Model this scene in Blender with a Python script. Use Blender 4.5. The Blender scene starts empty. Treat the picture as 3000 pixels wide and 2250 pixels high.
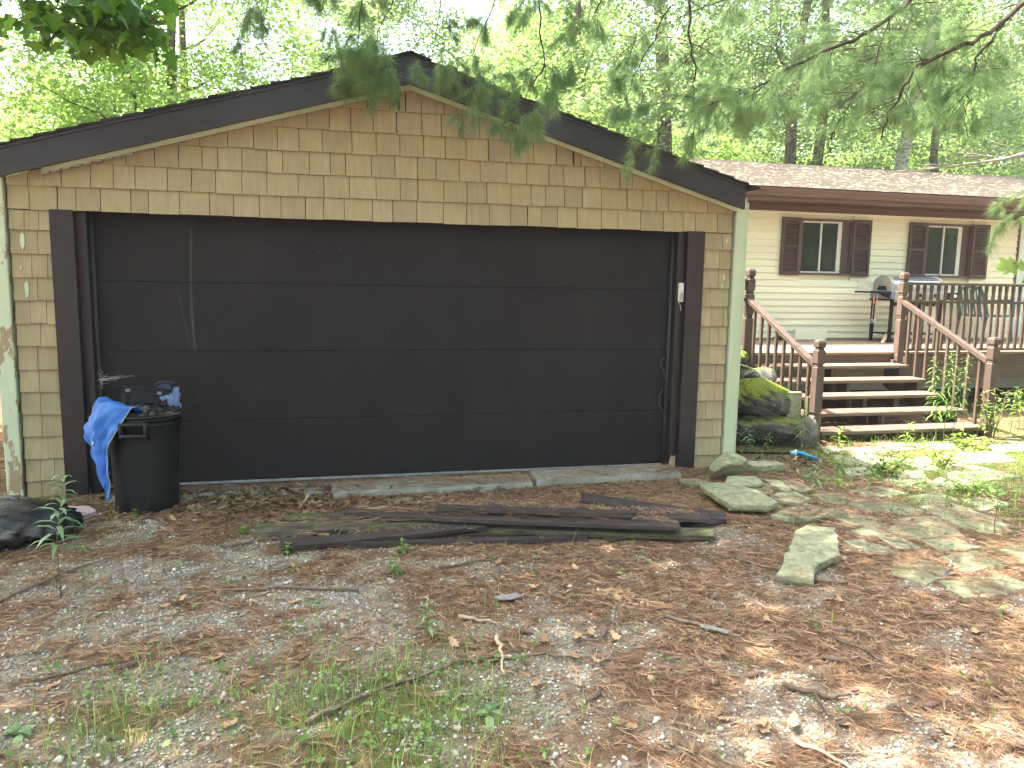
import bpy, math, random
import numpy as np
from mathutils import Vector, Matrix

random.seed(7)
RNG = np.random.default_rng(11)
scene = bpy.context.scene
COL = scene.collection

# ------------------------------------------------------------------ camera
cam_d = bpy.data.cameras.new('camera')
cam = bpy.data.objects.new('camera', cam_d)
COL.objects.link(cam)
scene.camera = cam
YAW, PITCH, ROLL = 0.23361, 0.13282, 0.01703
fw = Vector((math.sin(YAW)*math.cos(PITCH), math.cos(YAW)*math.cos(PITCH), -math.sin(PITCH)))
rt0 = Vector((math.cos(YAW), -math.sin(YAW), 0)); up0 = rt0.cross(fw)
rt = rt0*math.cos(ROLL) + up0*math.sin(ROLL)
up = -rt0*math.sin(ROLL) + up0*math.cos(ROLL)
cam.matrix_world = Matrix(((rt.x, up.x, -fw.x, -0.628), (rt.y, up.y, -fw.y, -6.335), (rt.z, up.z, -fw.z, 1.674), (0, 0, 0, 1)))
cam_d.sensor_width = 36.0
cam_d.lens = 27.04
cam_d.clip_start = 0.05
cam_d.clip_end = 600.0

# ------------------------------------------------------------------ light
TO_SUN = Vector((-0.55, 0.17, 1.0)).normalized()
world = bpy.data.worlds.new('World')
scene.world = world
world.use_nodes = True
wn = world.node_tree.nodes; wl = world.node_tree.links
bg = wn.get('Background')
sky = wn.new('ShaderNodeTexSky')
sky.sky_type = 'NISHITA'
sky.sun_disc = False
sky.sun_elevation = math.asin(TO_SUN.z)
sky.sun_rotation = math.atan2(TO_SUN.x, TO_SUN.y)
sky.air_density = 1.0; sky.dust_density = 5.0; sky.ozone_density = 1.0
wl.new(sky.outputs[0], bg.inputs[0])
bg.inputs[1].default_value = 0.15
sun_d = bpy.data.lights.new('sun', 'SUN')
sun_d.energy = 4.6
sun_d.angle = math.radians(0.55)
sun_d.color = (1.0, 0.95, 0.87)
sun = bpy.data.objects.new('sun', sun_d)
COL.objects.link(sun)
sun.location = TO_SUN*40
sun.rotation_euler = TO_SUN.to_track_quat('Z', 'Y').to_euler()
scene.view_settings.view_transform = 'Standard'
scene.view_settings.look = 'None'
scene.view_settings.gamma = 1.0
scene.view_settings.exposure = 2.85
scene.view_settings.use_white_balance = True
scene.view_settings.white_balance_temperature = 6750
scene.view_settings.white_balance_tint = 10
scene.view_settings.use_curve_mapping = False
try:
    scene.cycles.max_bounces = 6
    scene.cycles.diffuse_bounces = 3
    scene.cycles.glossy_bounces = 3
    scene.cycles.adaptive_threshold = 0.02
    scene.cycles.transparent_max_bounces = 8
    scene.cycles.use_denoising = True
    scene.cycles.denoising_prefilter = 'NONE'
    scene.cycles.sample_clamp_indirect = 6.0
except Exception:
    pass

# ------------------------------------------------------------------ helpers
OFF = {}

def link(o, parent=None):
    COL.objects.link(o)
    if parent is not None:
        o.parent = parent
        OFF[o.name] = OFF.get(parent.name, Vector((0, 0, 0)))
    return o

def tag(o, label=None, cat=None, group=None, kind=None):
    if label: o['label'] = label
    if cat: o['category'] = cat
    if group: o['group'] = group
    if kind: o['kind'] = kind
    return o

def thing(name, base, label=None, cat=None, group=None, kind=None):
    o = bpy.data.objects.new(name, None)
    o.empty_display_size = 0.1
    COL.objects.link(o)
    o.location = base
    OFF[o.name] = Vector(base)
    return tag(o, label, cat, group, kind)

class MB:
    def __init__(s): s.v = []; s.f = []
    def add(s, vs, fs):
        k = len(s.v); s.v += [tuple(p) for p in vs]; s.f += [tuple(i+k for i in q) for q in fs]; return s
    def hexa(s, b, t):
        return s.add(list(b)+list(t), [(3, 2, 1, 0), (4, 5, 6, 7), (0, 1, 5, 4), (1, 2, 6, 5), (2, 3, 7, 6), (3, 0, 4, 7)])
    def box(s, x0, x1, y0, y1, z0, z1):
        return s.hexa([(x0, y0, z0), (x1, y0, z0), (x1, y1, z0), (x0, y1, z0)], [(x0, y0, z1), (x1, y0, z1), (x1, y1, z1), (x0, y1, z1)])
    def bbox(s, x0, x1, y0, y1, z0, z1, b=0.004):
        # box with chamfered vertical and horizontal edges (three stacked rings)
        def ring(z, i, c):
            return [(x0+i+c, y0+i, z), (x1-i-c, y0+i, z), (x1-i, y0+i+c, z), (x1-i, y1-i-c, z), (x1-i-c, y1-i, z), (x0+i+c, y1-i, z), (x0+i, y1-i-c, z), (x0+i, y0+i+c, z)]
        vs = ring(z0, b, b*.4)+ring(z0+b, 0, b)+ring(z1-b, 0, b)+ring(z1, b, b*.4)
        fs = [tuple(range(7, -1, -1)), tuple(range(24, 32))]
        for r in range(3):
            for i in range(8):
                j = (i+1) % 8
                fs.append((r*8+i, r*8+j, r*8+8+j, r*8+8+i))
        return s.add(vs, fs)
    def obox(s, c, ax, ay, az):
        c = Vector(c); ax = Vector(ax); ay = Vector(ay); az = Vector(az)
        return s.hexa([c-ax-ay-az, c+ax-ay-az, c+ax+ay-az, c-ax+ay-az], [c-ax-ay+az, c+ax-ay+az, c+ax+ay+az, c-ax+ay+az])
    def beam(s, a, b, w, h, upv=(0, 0, 1)):
        a = Vector(a); b = Vector(b); d = (b-a); L = d.length; d.normalize()
        sd = d.cross(Vector(upv)); sd.normalize(); u = sd.cross(d)
        return s.obox((a+b)/2, d*L/2, sd*w/2, u*h/2)
    def prism(s, poly, y0, y1):
        # poly in (x,z), extruded along y
        n = len(poly)
        vs = [(x, y0, z) for x, z in poly]+[(x, y1, z) for x, z in poly]
        fs = [tuple(range(n)), tuple(range(2*n-1, n-1, -1))]+[(i+n, (i+1) % n+n, (i+1) % n, i) for i in range(n)]
        return s.add(vs, fs)
    def prismx(s, poly, x0, x1):
        # poly in (y,z), extruded along x
        n = len(poly)
        vs = [(x0, y, z) for y, z in poly]+[(x1, y, z) for y, z in poly]
        fs = [tuple(range(n)), tuple(range(2*n-1, n-1, -1))]+[(i+n, (i+1) % n+n, (i+1) % n, i) for i in range(n)]
        return s.add(vs, fs)
    def tube(s, pts, rad, n=6, cap=True):
        pts = [Vector(p) for p in pts]
        if not hasattr(rad, '__len__'): rad = [rad]*len(pts)
        k0 = len(s.v); ref = None
        for i, p in enumerate(pts):
            d = (pts[min(i+1, len(pts)-1)]-pts[max(i-1, 0)])
            if d.length < 1e-9: d = Vector((0, 0, 1))
            d.normalize()
            if ref is None:
                ref = Vector((1, 0, 0)) if abs(d.x) < .8 else Vector((0, 1, 0))
            a = ref-d*ref.dot(d)
            if a.length < 1e-6: a = d.orthogonal()
            a.normalize(); ref = a; b = d.cross(a)
            for j in range(n):
                t = 2*math.pi*j/n
                s.v.append(tuple(p+(a*math.cos(t)+b*math.sin(t))*rad[i]))
        for i in range(len(pts)-1):
            for j in range(n):
                q = (j+1) % n
                s.f.append((k0+i*n+j, k0+i*n+q, k0+i*n+n+q, k0+i*n+n+j))
        if cap:
            s.f.append(tuple(k0+j for j in range(n-1, -1, -1)))
            m = k0+(len(pts)-1)*n
            s.f.append(tuple(m+j for j in range(n)))
        return s
    def lathe(s, prof, c=(0, 0, 0), n=24, ph=0.0, cap0=True, cap1=True):
        k0 = len(s.v)
        for r, z in prof:
            for j in range(n):
                t = 2*math.pi*j/n+ph
                s.v.append((c[0]+r*math.cos(t), c[1]+r*math.sin(t), c[2]+z))
        for i in range(len(prof)-1):
            for j in range(n):
                q = (j+1) % n
                s.f.append((k0+i*n+j, k0+i*n+q, k0+i*n+n+q, k0+i*n+n+j))
        if cap0: s.f.append(tuple(k0+j for j in range(n-1, -1, -1)))
        if cap1:
            m = k0+(len(prof)-1)*n; s.f.append(tuple(m+j for j in range(n)))
        return s
    def build(s, name, mat, parent=None, smooth=False, off=None):
        o_ = Vector(off) if off is not None else (OFF.get(parent.name, Vector((0, 0, 0))) if parent is not None else Vector((0, 0, 0)))
        me = bpy.data.meshes.new(name)
        me.from_pydata([(x-o_.x, y-o_.y, z-o_.z) for x, y, z in s.v], [], s.f)
        if smooth: me.polygons.foreach_set('use_smooth', [True]*len(me.polygons))
        me.materials.append(mat)
        me.update()
        ob = bpy.data.objects.new(name, me)
        return link(ob, parent)

def mass(name, V, F, mat, rnd=None, parent=None, smooth=False, off=(0, 0, 0)):
    """V (N,k,3) instances of one template with faces F (m,c); one mesh object"""
    V = np.asarray(V, dtype=np.float64)
    N, k, _ = V.shape
    F = np.asarray(F); m, c = F.shape
    vs = (V.reshape(-1, 3)-np.asarray(off)).astype(np.float32)
    fs = (F[None]+(np.arange(N)*k)[:, None, None]).reshape(-1, c).astype(np.int32)
    me = bpy.data.meshes.new(name)
    me.vertices.add(len(vs)); me.vertices.foreach_set('co', vs.ravel())
    me.loops.add(fs.size); me.loops.foreach_set('vertex_index', fs.ravel())
    me.polygons.add(len(fs))
    me.polygons.foreach_set('loop_start', np.arange(0, fs.size, c, dtype=np.int32))
    try: me.polygons.foreach_set('loop_total', np.full(len(fs), c, dtype=np.int32))
    except Exception: pass
    if smooth: me.polygons.foreach_set('use_smooth', np.ones(len(fs), dtype=bool))
    if rnd is None: rnd = RNG.random(N)
    at = me.attributes.new('rnd', 'FLOAT', 'POINT')
    at.data.foreach_set('value', np.repeat(np.asarray(rnd, dtype=np.float32), k))
    me.update(calc_edges=True)
    me.validate()
    me.materials.append(mat)
    ob = bpy.data.objects.new(name, me)
    return link(ob, parent)

def unit(a):
    return a/np.maximum(np.linalg.norm(a, axis=-1, keepdims=True), 1e-9)

def vnoise(x, y, seed=0):
    xi = np.floor(x).astype(np.int64); yi = np.floor(y).astype(np.int64)
    xf = x-xi; yf = y-yi
    def h(a, b):
        n = (a*374761393+b*668265263+seed*2147483647) & 0xffffffff
        n = ((n ^ (n >> 13))*1274126177) & 0xffffffff
        return ((n ^ (n >> 16)) & 0xffff)/65535.0
    u = xf*xf*(3-2*xf); v = yf*yf*(3-2*yf)
    return (h(xi, yi)*(1-u)+h(xi+1, yi)*u)*(1-v)+(h(xi, yi+1)*(1-u)+h(xi+1, yi+1)*u)*v

def fbm(x, y, seed=0, o=4):
    s = 0; a = .5; t = 0
    for i in range(o):
        s = s+a*vnoise(x*2**i, y*2**i, seed+i*17); t += a; a *= .5
    return s/t

def n3(p, f=1.0, seed=0):
    """cheap 3-d noise for displacing rocks (-1..1)"""
    x, y, z = p[..., 0]*f, p[..., 1]*f, p[..., 2]*f
    return (fbm(x+z*.7+5, y-z*.6+9, seed, 3)+fbm(y+x*.4+31, z+x*.5+77, seed+5, 3)-1.0)

def gz(x, y):
    """height of the ground"""
    return (fbm(np.asarray(x)*1.3+40, np.asarray(y)*1.3+40, 3, 3)-.5)*.035-.004

# ------------------------------------------------------------------ materials
def newmat(name):
    m = bpy.data.materials.new(name); m.use_nodes = True
    nt = m.node_tree
    return m, nt.nodes, nt.links, nt.nodes['Principled BSDF']

def ramp(N, L, src, stops):
    r = N.new('ShaderNodeValToRGB')
    el = r.color_ramp.elements
    while len(el) > 1: el.remove(el[-1])
    el[0].position = stops[0][0]; el[0].color = (*stops[0][1], 1)
    for p, c in stops[1:]:
        e = el.new(p); e.color = (*c, 1)
    L.new(src, r.inputs[0])
    return r.outputs[0]

def noise(N, L, scale, detail=4, rough=.6, stretch=(1, 1, 1), coord='Object', dist=0.0):
    tc = N.new('ShaderNodeTexCoord'); mp = N.new('ShaderNodeMapping')
    mp.inputs['Scale'].default_value = stretch
    L.new(tc.outputs[coord], mp.inputs[0])
    n = N.new('ShaderNodeTexNoise')
    n.inputs['Scale'].default_value = scale; n.inputs['Detail'].default_value = detail
    n.inputs['Roughness'].default_value = rough; n.inputs['Distortion'].default_value = dist
    L.new(mp.outputs[0], n.inputs['Vector'])
    return n.outputs['Fac']

def mixc(N, L, fac, a, b, mode='MIX'):
    m = N.new('ShaderNodeMix'); m.data_type = 'RGBA'; m.blend_type = mode
    for sock, val in ((m.inputs[0], fac), (m.inputs[6], a), (m.inputs[7], b)):
        if hasattr(val, 'default_value') or hasattr(val, 'is_linked'): L.new(val, sock)
        elif isinstance(val, tuple): sock.default_value = (*val, 1)
        else: sock.default_value = val
    return m.outputs[2]

def bump(N, L, B, src, strength=.3, dist=.01):
    b = N.new('ShaderNodeBump'); b.inputs['Strength'].default_value = strength; b.inputs['Distance'].default_value = dist
    L.new(src, b.inputs['Height']); L.new(b.outputs[0], B.inputs['Normal'])
    return b

def pmat(name, col, col2=None, rough=.7, scale=6, stretch=(1, 1, 1), bscale=60, bstr=.25, rand=.12, spec=.3, metal=0.0, wear=None, wscale=14, wlo=.62, whi=.7, bstretch=None):
    """painted / raw surface: two-tone noise, per-object tone, fine relief, optional worn patches"""
    m, N, L, B = newmat(name)
    col2 = col2 or tuple(c*.72 for c in col)
    f = noise(N, L, scale, 5, .62, stretch)
    c = ramp(N, L, f, [(.3, col2), (.68, col)])
    if rand:
        oi = N.new('ShaderNodeObjectInfo')
        mr = N.new('ShaderNodeMapRange'); mr.inputs[3].default_value = 1-rand; mr.inputs[4].default_value = 1+rand
        L.new(oi.outputs['Random'], mr.inputs[0])
        hs = N.new('ShaderNodeHueSaturation'); L.new(mr.outputs[0], hs.inputs['Value']); L.new(c, hs.inputs['Color']); c = hs.outputs[0]
    if wear:
        w = noise(N, L, wscale, 6, .7, stretch)
        wf = ramp(N, L, w, [(wlo, (0, 0, 0)), (whi, (1, 1, 1))])
        c = mixc(N, L, wf, c, wear)
    L.new(c, B.inputs['Base Color'])
    B.inputs['Roughness'].default_value = rough
    B.inputs['Specular IOR Level'].default_value = spec
    B.inputs['Metallic'].default_value = metal
    if bstr:
        bn = noise(N, L, bscale, 5, .6, bstretch or stretch)
        bump(N, L, B, bn, bstr, .006)
    return m

def leafmat(name, stops, trans=.45, rough=.5, tint=1.25, spec=.35):
    m, N, L, B = newmat(name)
    a = N.new('ShaderNodeAttribute'); a.attribute_name = 'rnd'
    c = ramp(N, L, a.outputs['Fac'], stops)
    L.new(c, B.inputs['Base Color'])
    B.inputs['Roughness'].default_value = rough; B.inputs['Specular IOR Level'].default_value = spec
    t = N.new('ShaderNodeBsdfTranslucent')
    br = N.new('ShaderNodeHueSaturation'); br.inputs['Value'].default_value = tint; br.inputs['Saturation'].default_value = 1.1
    L.new(c, br.inputs['Color']); L.new(br.outputs[0], t.inputs[0])
    mx = N.new('ShaderNodeMixShader'); mx.inputs[0].default_value = trans
    L.new(B.outputs[0], mx.inputs[1]); L.new(t.outputs[0], mx.inputs[2])
    L.new(mx.outputs[0], N['Material Output'].inputs[0])
    return m

def rmat(name, stops, rough=.8, spec=.2, bscale=0):
    """colour per piece of a mass (attribute rnd)"""
    m, N, L, B = newmat(name)
    a = N.new('ShaderNodeAttribute'); a.attribute_name = 'rnd'
    c = ramp(N, L, a.outputs['Fac'], stops)
    if bscale:
        f = noise(N, L, bscale, 4)
        c = mixc(N, L, ramp(N, L, f, [(.3, (0, 0, 0)), (.7, (1, 1, 1))]), mixc(N, L, .45, c, (0.05, .04, .03)), c)
    L.new(c, B.inputs['Base Color']); B.inputs['Roughness'].default_value = rough; B.inputs['Specular IOR Level'].default_value = spec
    return m

M = {}
M['shingle'] = pmat('cedar_shingle_tan', (0.355, 0.288, 0.165), (0.28, 0.222, 0.123), .78, 5, (6, 1, 1), 30, .5, .1, .25, bstretch=(9, 1, .7), wear=(.24, .19, .11), wscale=1.6, wlo=.58, whi=.82)
M['felt'] = pmat('wall_felt', (.05, .04, .03), rough=.9, bstr=0)
M['door'] = None
M['brown'] = pmat('brown_trim_paint', (.027, .0175, .018), (.019, .0125, .013), .5, 4, (3, 3, .6), 90, .12, .05, .35)
M['fascia'] = pmat('rake_fascia_paint', (.025, .022, .025), (.017, .0155, .017), .45, 2.5, (1, 1, 3), 60, .15, .04, .4)
M['roofdark'] = pmat('dark_asphalt_shingle', (.045, .042, .044), (.02, .019, .02), .9, 20, (1, 1, 1), 300, .5, .2, .15)
M['greentrim'] = pmat('pale_green_trim', (.47, .53, .36), (.38, .44, .29), .55, 3, (2, 2, .6), 80, .15, .03, .3)
M['peel'] = pmat('peeling_green_trim', (.47, .53, .36), (.4, .46, .31), .6, 3, (1, 1, 1), 80, .2, .02, .3)
M['concrete'] = pmat('old_concrete', (.34, .335, .28), (.2, .195, .16), .9, 9, (1, 1, 1), 160, .6, .06, .15, wear=(.16, .15, .09), wscale=6, wlo=.58, whi=.72)
M['flag'] = pmat('flagstone_sandstone', (.37, .37, .235), (.18, .19, .11), .9, 16, (1, 1, 2.5), 90, 1.0, .14, .15, wear=(.14, .15, .09), wscale=13, wlo=.55, whi=.66)
M['cream'] = pmat('cream_siding', (.8, .77, .59), (.75, .715, .54), .5, 1.2, (.5, 1, 3), 30, 0, .03, .35)
M['housebrown'] = pmat('house_brown_metal', (.13, .075, .062), (.1, .056, .047), .42, 2, (.4, 1, 2), 40, .05, .03, .4)
M['shutter'] = pmat('shutter_brown', (.085, .05, .048), (.065, .04, .038), .5, 5, (1, 1, 1), 60, .08, .03, .35)
M['deckbrown'] = pmat('deck_brown_paint', (.092, .064, .05), (.064, .045, .036), .55, 6, (2, 2, .5), 60, .2, .08, .3, wear=(.3, .24, .18), wscale=18, wlo=.66, whi=.74)
M['deckboard'] = pmat('weathered_deck_board', (.28, .215, .15), (.17, .13, .095), .75, 5, (.4, 5, 1), 40, .4, .14, .2)
M['tread'] = pmat('worn_brown_tread', (.165, .12, .09), (.1, .07, .054), .7, 5, (.5, 5, 1), 40, .35, .08, .2)
M['whitemetal'] = pmat('white_window_frame', (.75, .74, .7), (.65, .64, .6), .4, 6, rand=0, bstr=0)
M['doorpanel'] = pmat('pale_storm_door', (.62, .7, .64), (.56, .63, .58), .4, 2, rand=0, bstr=0)
M['black'] = pmat('black_plastic', (.009, .009, .0095), (.006, .006, .0065), .6, 8, rand=.05, bstr=.1, spec=.2)
M['canplastic'] = pmat('trash_can_plastic', (.0085, .0115, .0115), (.005, .007, .0075), .45, 5, (1, 1, .4), 30, .1, 0, .3, wear=(.04, .045, .045), wscale=22, wlo=.7, whi=.78)
M['bag'] = pmat('black_bag_film', (.014, .0145, .016), (.008, .008, .009), .22, 6, rand=0, bscale=16, bstr=1.0, spec=.6, bstretch=(1, 7, 5))
M['tarp'] = pmat('blue_tarp', (.035, .16, .5), (.025, .12, .41), .42, 9, rand=0, bscale=45, bstr=.35, spec=.4)
M['tarphem'] = pmat('tarp_hem', (.4, .42, .45), rough=.6, rand=0, bstr=0)
M['denim'] = pmat('washed_blue_cloth', (.16, .24, .42), (.1, .15, .28), .8, 9, rand=0, bscale=120, bstr=.3)
M['pinkcloth'] = pmat('faded_pink_rag', (.5, .36, .36), (.36, .26, .25), .85, 10, rand=0, bscale=60, bstr=.4)
M['steel'] = pmat('stainless_lid', (.72, .72, .74), (.62, .62, .65), .28, 6, rand=0, bstr=0, metal=.9)
M['grillend'] = pmat('grill_end_cap', (.36, .34, .29), (.3, .28, .24), .45, 6, rand=0, bstr=0, spec=.4)
M['shelf'] = pmat('grey_blue_shelf', (.28, .29, .4), (.22, .23, .33), .3, 6, rand=0, bstr=0, metal=.4)
M['wood'] = pmat('turned_wood_handle', (.4, .2, .08), rough=.5, rand=0)
M['chair'] = pmat('green_resin', (.05, .12, .11), (.035, .09, .085), .4, 6, rand=0, bstr=0)
M['broomblue'] = rmat('broom_bristle_blue', [(0, (.01, .3, .6)), (1, (.04, .5, .8))], .4)
M['bluecap'] = pmat('broom_cap', (.35, .6, .75), rough=.4, rand=0, bstr=0)
M['keypad'] = pmat('keypad_grey_white', (.62, .62, .58), (.52, .52, .48), .5, 12, rand=0, bstr=.05)
M['darkgrey'] = pmat('dark_grey_rubber', (.045, .045, .047), rough=.6, rand=0)
M['web'] = pmat('cobweb_silk', (.62, .62, .6), rough=.9, rand=0, bstr=0)
M['vine'] = pmat('dead_vine', (.3, .26, .2), rough=.9, rand=0)
M['bark'] = pmat('tree_bark', (.16, .13, .1), (.06, .048, .038), .95, 9, (2.2, 2.2, .35), 18, 1.0, .15, .1)
M['birch'] = pmat('pale_birch_bark', (.6, .58, .52), (.3, .28, .25), .85, 6, (1, 1, 3), 20, .5, .05, .2)
M['pinebark'] = pmat('pine_branch_bark', (.085, .062, .05), (.035, .026, .022), .95, 20, (1, 1, 1), 60, .6, .1, .1)
M['deadpine'] = pmat('grey_dead_branch', (.4, .37, .32), (.2, .18, .15), .95, 20, (1, 1, 1), 60, .6, .1, .1)
M['stick'] = pmat('fallen_stick', (.2, .15, .11), (.07, .05, .04), .95, 25, (1, 1, 1), 80, .6, .25, .1)
M['palestick'] = pmat('bare_pale_stick', (.5, .4, .28), (.32, .24, .16), .9, 25, (1, 1, 1), 80, .4, .2, .1)
M['board'] = pmat('old_brown_board', (.058, .043, .038), (.03, .024, .021), .8, 6, (.6, 4, 4), 40, .5, .12, .25, wear=(.14, .15, .06), wscale=4, wlo=.6, whi=.7)
M['rotboard'] = pmat('rotten_mossy_board', (.15, .125, .095), (.05, .042, .032), .95, 7, (.6, 5, 5), 30, 1.0, .15, .1, wear=(.09, .14, .025), wscale=5, wlo=.52, whi=.64)
M['deadleaf'] = leafmat('dead_oak_leaf', [(0, (.085, .05, .03)), (.4, (.16, .1, .06)), (.8, (.27, .18, .105)), (1, (.4, .3, .18))], .15, .8, 1.1, .15)
M['oakleaf'] = pmat('curled_oak_leaf', (.42, .29, .17), (.27, .17, .09), .8, 14, rand=.3, bscale=80, bstr=.3)
M['palebark'] = pmat('grey_bark_flake', (.3, .28, .25), (.14, .13, .115), .9, 25, rand=.1, bstr=.5)
M['cone'] = pmat('pine_cone', (.2, .13, .1), (.1, .065, .05), .9, 30, rand=.1, bstr=.3)
M['needle'] = rmat('rust_pine_needles', [(0, (.085, .045, .026)), (.3, (.2, .112, .066)), (.62, (.33, .195, .118)), (.85, (.38, .25, .145)), (1, (.46, .35, .23))], .75, .2)
M['pebble'] = rmat('limestone_pebbles', [(0, (.17, .155, .12)), (.25, (.34, .315, .26)), (.65, (.49, .46, .39)), (1, (.64, .61, .54))], .85, .2, 60)
M['grass'] = leafmat('thin_grass', [(0, (.1, .17, .035)), (.5, (.19, .3, .07)), (.85, (.28, .38, .11)), (1, (.4, .4, .18))], .35)
M['weed'] = leafmat('weed_leaf', [(0, (.06, .13, .025)), (.6, (.12, .22, .05)), (1, (.24, .34, .12))], .35)
M['goldenrod'] = leafmat('lance_leaf_green', [(0, (.07, .16, .03)), (.6, (.13, .26, .055)), (1, (.22, .36, .09))], .38)
M['palegoldenrod'] = leafmat('pale_lance_leaf', [(0, (.1, .19, .08)), (.6, (.19, .31, .14)), (1, (.32, .44, .24))], .35)
M['shrubleaf'] = leafmat('shrub_leaf', [(0, (.07, .14, .03)), (.6, (.14, .25, .05)), (1, (.3, .4, .1))], .4)
M['yellowshrub'] = leafmat('yellow_green_leaf', [(0, (.14, .22, .03)), (.6, (.25, .36, .06)), (1, (.42, .48, .12))], .4)
M['maple'] = leafmat('maple_leaf', [(0, (.05, .115, .02)), (.6, (.085, .18, .03)), (1, (.16, .27, .045))], .5, .4, 1.6)
M['treeA'] = leafmat('bright_understory_leaf', [(0, (.13, .2, .055)), (.6, (.2, .3, .085)), (1, (.31, .41, .13))], .6, .55, 1.6)
M['treeB'] = leafmat('wood_canopy_leaf', [(0, (.12, .18, .07)), (.6, (.185, .265, .105)), (1, (.28, .36, .16))], .58, .55, 1.5)
M['pine'] = leafmat('white_pine_needle', [(0, (.12, .185, .08)), (.6, (.19, .285, .12)), (.93, (.27, .37, .16)), (1, (.38, .42, .12))], .48, .5, 1.4)
M['stem'] = pmat('green_stem', (.16, .22, .06), (.1, .14, .04), .7, 20, rand=.1, bstr=0)
M['purplestem'] = pmat('brown_stem', (.16, .12, .07), (.1, .07, .045), .7, 20, rand=.1, bstr=0)

# glass: dark room behind, mirror-like surface
def glassmat():
    m, N, L, B = newmat('window_glass')
    B.inputs['Base Color'].default_value = (.02, .025, .022, 1)
    B.inputs['Roughness'].default_value = .03
    B.inputs['Specular IOR Level'].default_value = .5
    B.inputs['IOR'].default_value = 1.48
    bump(N, L, B, noise(N, L, 3, 2), .06, .01)
    return m
M['glass'] = glassmat()

def doormat():
    m, N, L, B = newmat('garage_door_paint')
    f = noise(N, L, 3, 5, .6, (1, 1, .5))
    c = ramp(N, L, f, [(.3, (.0125, .0105, .011)), (.7, (.019, .016, .0165))])
    tc = N.new('ShaderNodeTexCoord'); sp = N.new('ShaderNodeSeparateXYZ'); L.new(tc.outputs['Object'], sp.inputs[0])
    def math_(op, a, b=None, c_=None):
        n = N.new('ShaderNodeMath'); n.operation = op
        for i, q in enumerate((a, b, c_)):
            if q is None: continue
            if isinstance(q, (int, float)): n.inputs[i].default_value = q
            else: L.new(q, n.inputs[i])
        return n.outputs[0]
    X, Z = sp.outputs[0], sp.outputs[2]
    # chalky run mark, wavering down the second and third panel
    wob = math_('MULTIPLY', math_('SINE', math_('MULTIPLY', Z, 3.1)), .018)
    d = math_('ABSOLUTE', math_('SUBTRACT', math_('ADD', X, 1.665), wob))
    s1 = math_('SUBTRACT', 1.0, math_('DIVIDE', d, .014)); s1.node.use_clamp = True
    zm = math_('MULTIPLY', math_('GREATER_THAN', Z, 1.09), math_('LESS_THAN', Z, 2.03))
    d2 = math_('ABSOLUTE', math_('SUBTRACT', math_('ADD', X, 1.70), math_('MULTIPLY', math_('SUBTRACT', 1.09, Z), .17)))
    s2 = math_('SUBTRACT', 1.0, math_('DIVIDE', d2, .012)); s2.node.use_clamp = True
    zm2 = math_('MULTIPLY', math_('GREATER_THAN', Z, 1.09), math_('LESS_THAN', Z, 1.6))
    patch = noise(N, L, 30, 4, .7)
    tot = math_('MULTIPLY', math_('ADD', math_('MULTIPLY', s1, zm), math_('MULTIPLY', math_('MULTIPLY', s2, zm2), .35)), math_('MULTIPLY', patch, .18))
    spk = noise(N, L, 55, 2, .5)
    sp2 = ramp(N, L, spk, [(.74, (0, 0, 0)), (.78, (.35, .35, .35))])
    c = mixc(N, L, tot, c, (.42, .42, .42))
    c = mixc(N, L, sp2, c, (.2, .19, .18))
    # pale dust towards the bottom of the door
    L.new(c, B.inputs['Base Color'])
    B.inputs['Roughness'].default_value = .66; B.inputs['Specular IOR Level'].default_value = .22
    bump(N, L, B, noise(N, L, 70, 4, .6, (3, 1, .3)), .12, .004)
    return m
M['door'] = doormat()

def peelmat():
    m, N, L, B = newmat('peeling_pale_green_paint')
    f = noise(N, L, 4, 5, .6)
    c = ramp(N, L, f, [(.3, (.42, .48, .32)), (.7, (.5, .56, .39))])
    tc = N.new('ShaderNodeTexCoord'); sp = N.new('ShaderNodeSeparateXYZ'); L.new(tc.outputs['Object'], sp.inputs[0])
    w = noise(N, L, 6, 6, .65, (1.6, 1.6, .7))
    ad = N.new('ShaderNodeMath'); ad.operation = 'MULTIPLY_ADD'; L.new(sp.outputs[2], ad.inputs[0]); ad.inputs[1].default_value = -.09; L.new(w, ad.inputs[2])
    wf = ramp(N, L, ad.outputs[0], [(.44, (0, 0, 0)), (.455, (1, 1, 1))])
    c = mixc(N, L, wf, c, (.3, .22, .125))
    L.new(c, B.inputs['Base Color']); B.inputs['Roughness'].default_value = .6
    bump(N, L, B, wf, .4, .004)
    return m
M['peel'] = peelmat()

def mossmat(name, lo, hi, base, base2):
    m, N, L, B = newmat(name)
    f = noise(N, L, 9, 6, .65)
    c = ramp(N, L, f, [(.35, base2), (.62, base)])
    ge = N.new('ShaderNodeNewGeometry'); sp = N.new('ShaderNodeSeparateXYZ'); L.new(ge.outputs['Normal'], sp.inputs[0])
    w = noise(N, L, 5, 5, .6)
    ad = N.new('ShaderNodeMath'); ad.operation = 'MULTIPLY_ADD'; L.new(w, ad.inputs[0]); ad.inputs[1].default_value = .56
    mu = N.new('ShaderNodeMath'); mu.operation = 'MULTIPLY'; mu.inputs[1].default_value = .4; L.new(sp.outputs[2], mu.inputs[0]); L.new(mu.outputs[0], ad.inputs[2])
    wf = ramp(N, L, ad.outputs[0], [(lo, (0, 0, 0)), (hi, (1, 1, 1))])
    mn = noise(N, L, 40, 4, .7)
    mc = ramp(N, L, mn, [(.3, (.09, .14, .018)), (.7, (.3, .37, .05))])
    c = mixc(N, L, wf, c, mc)
    L.new(c, B.inputs['Base Color']); B.inputs['Roughness'].default_value = .9; B.inputs['Specular IOR Level'].default_value = .15
    bump(N, L, B, noise(N, L, 38, 6, .75), 1.0, .06)
    return m
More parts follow.
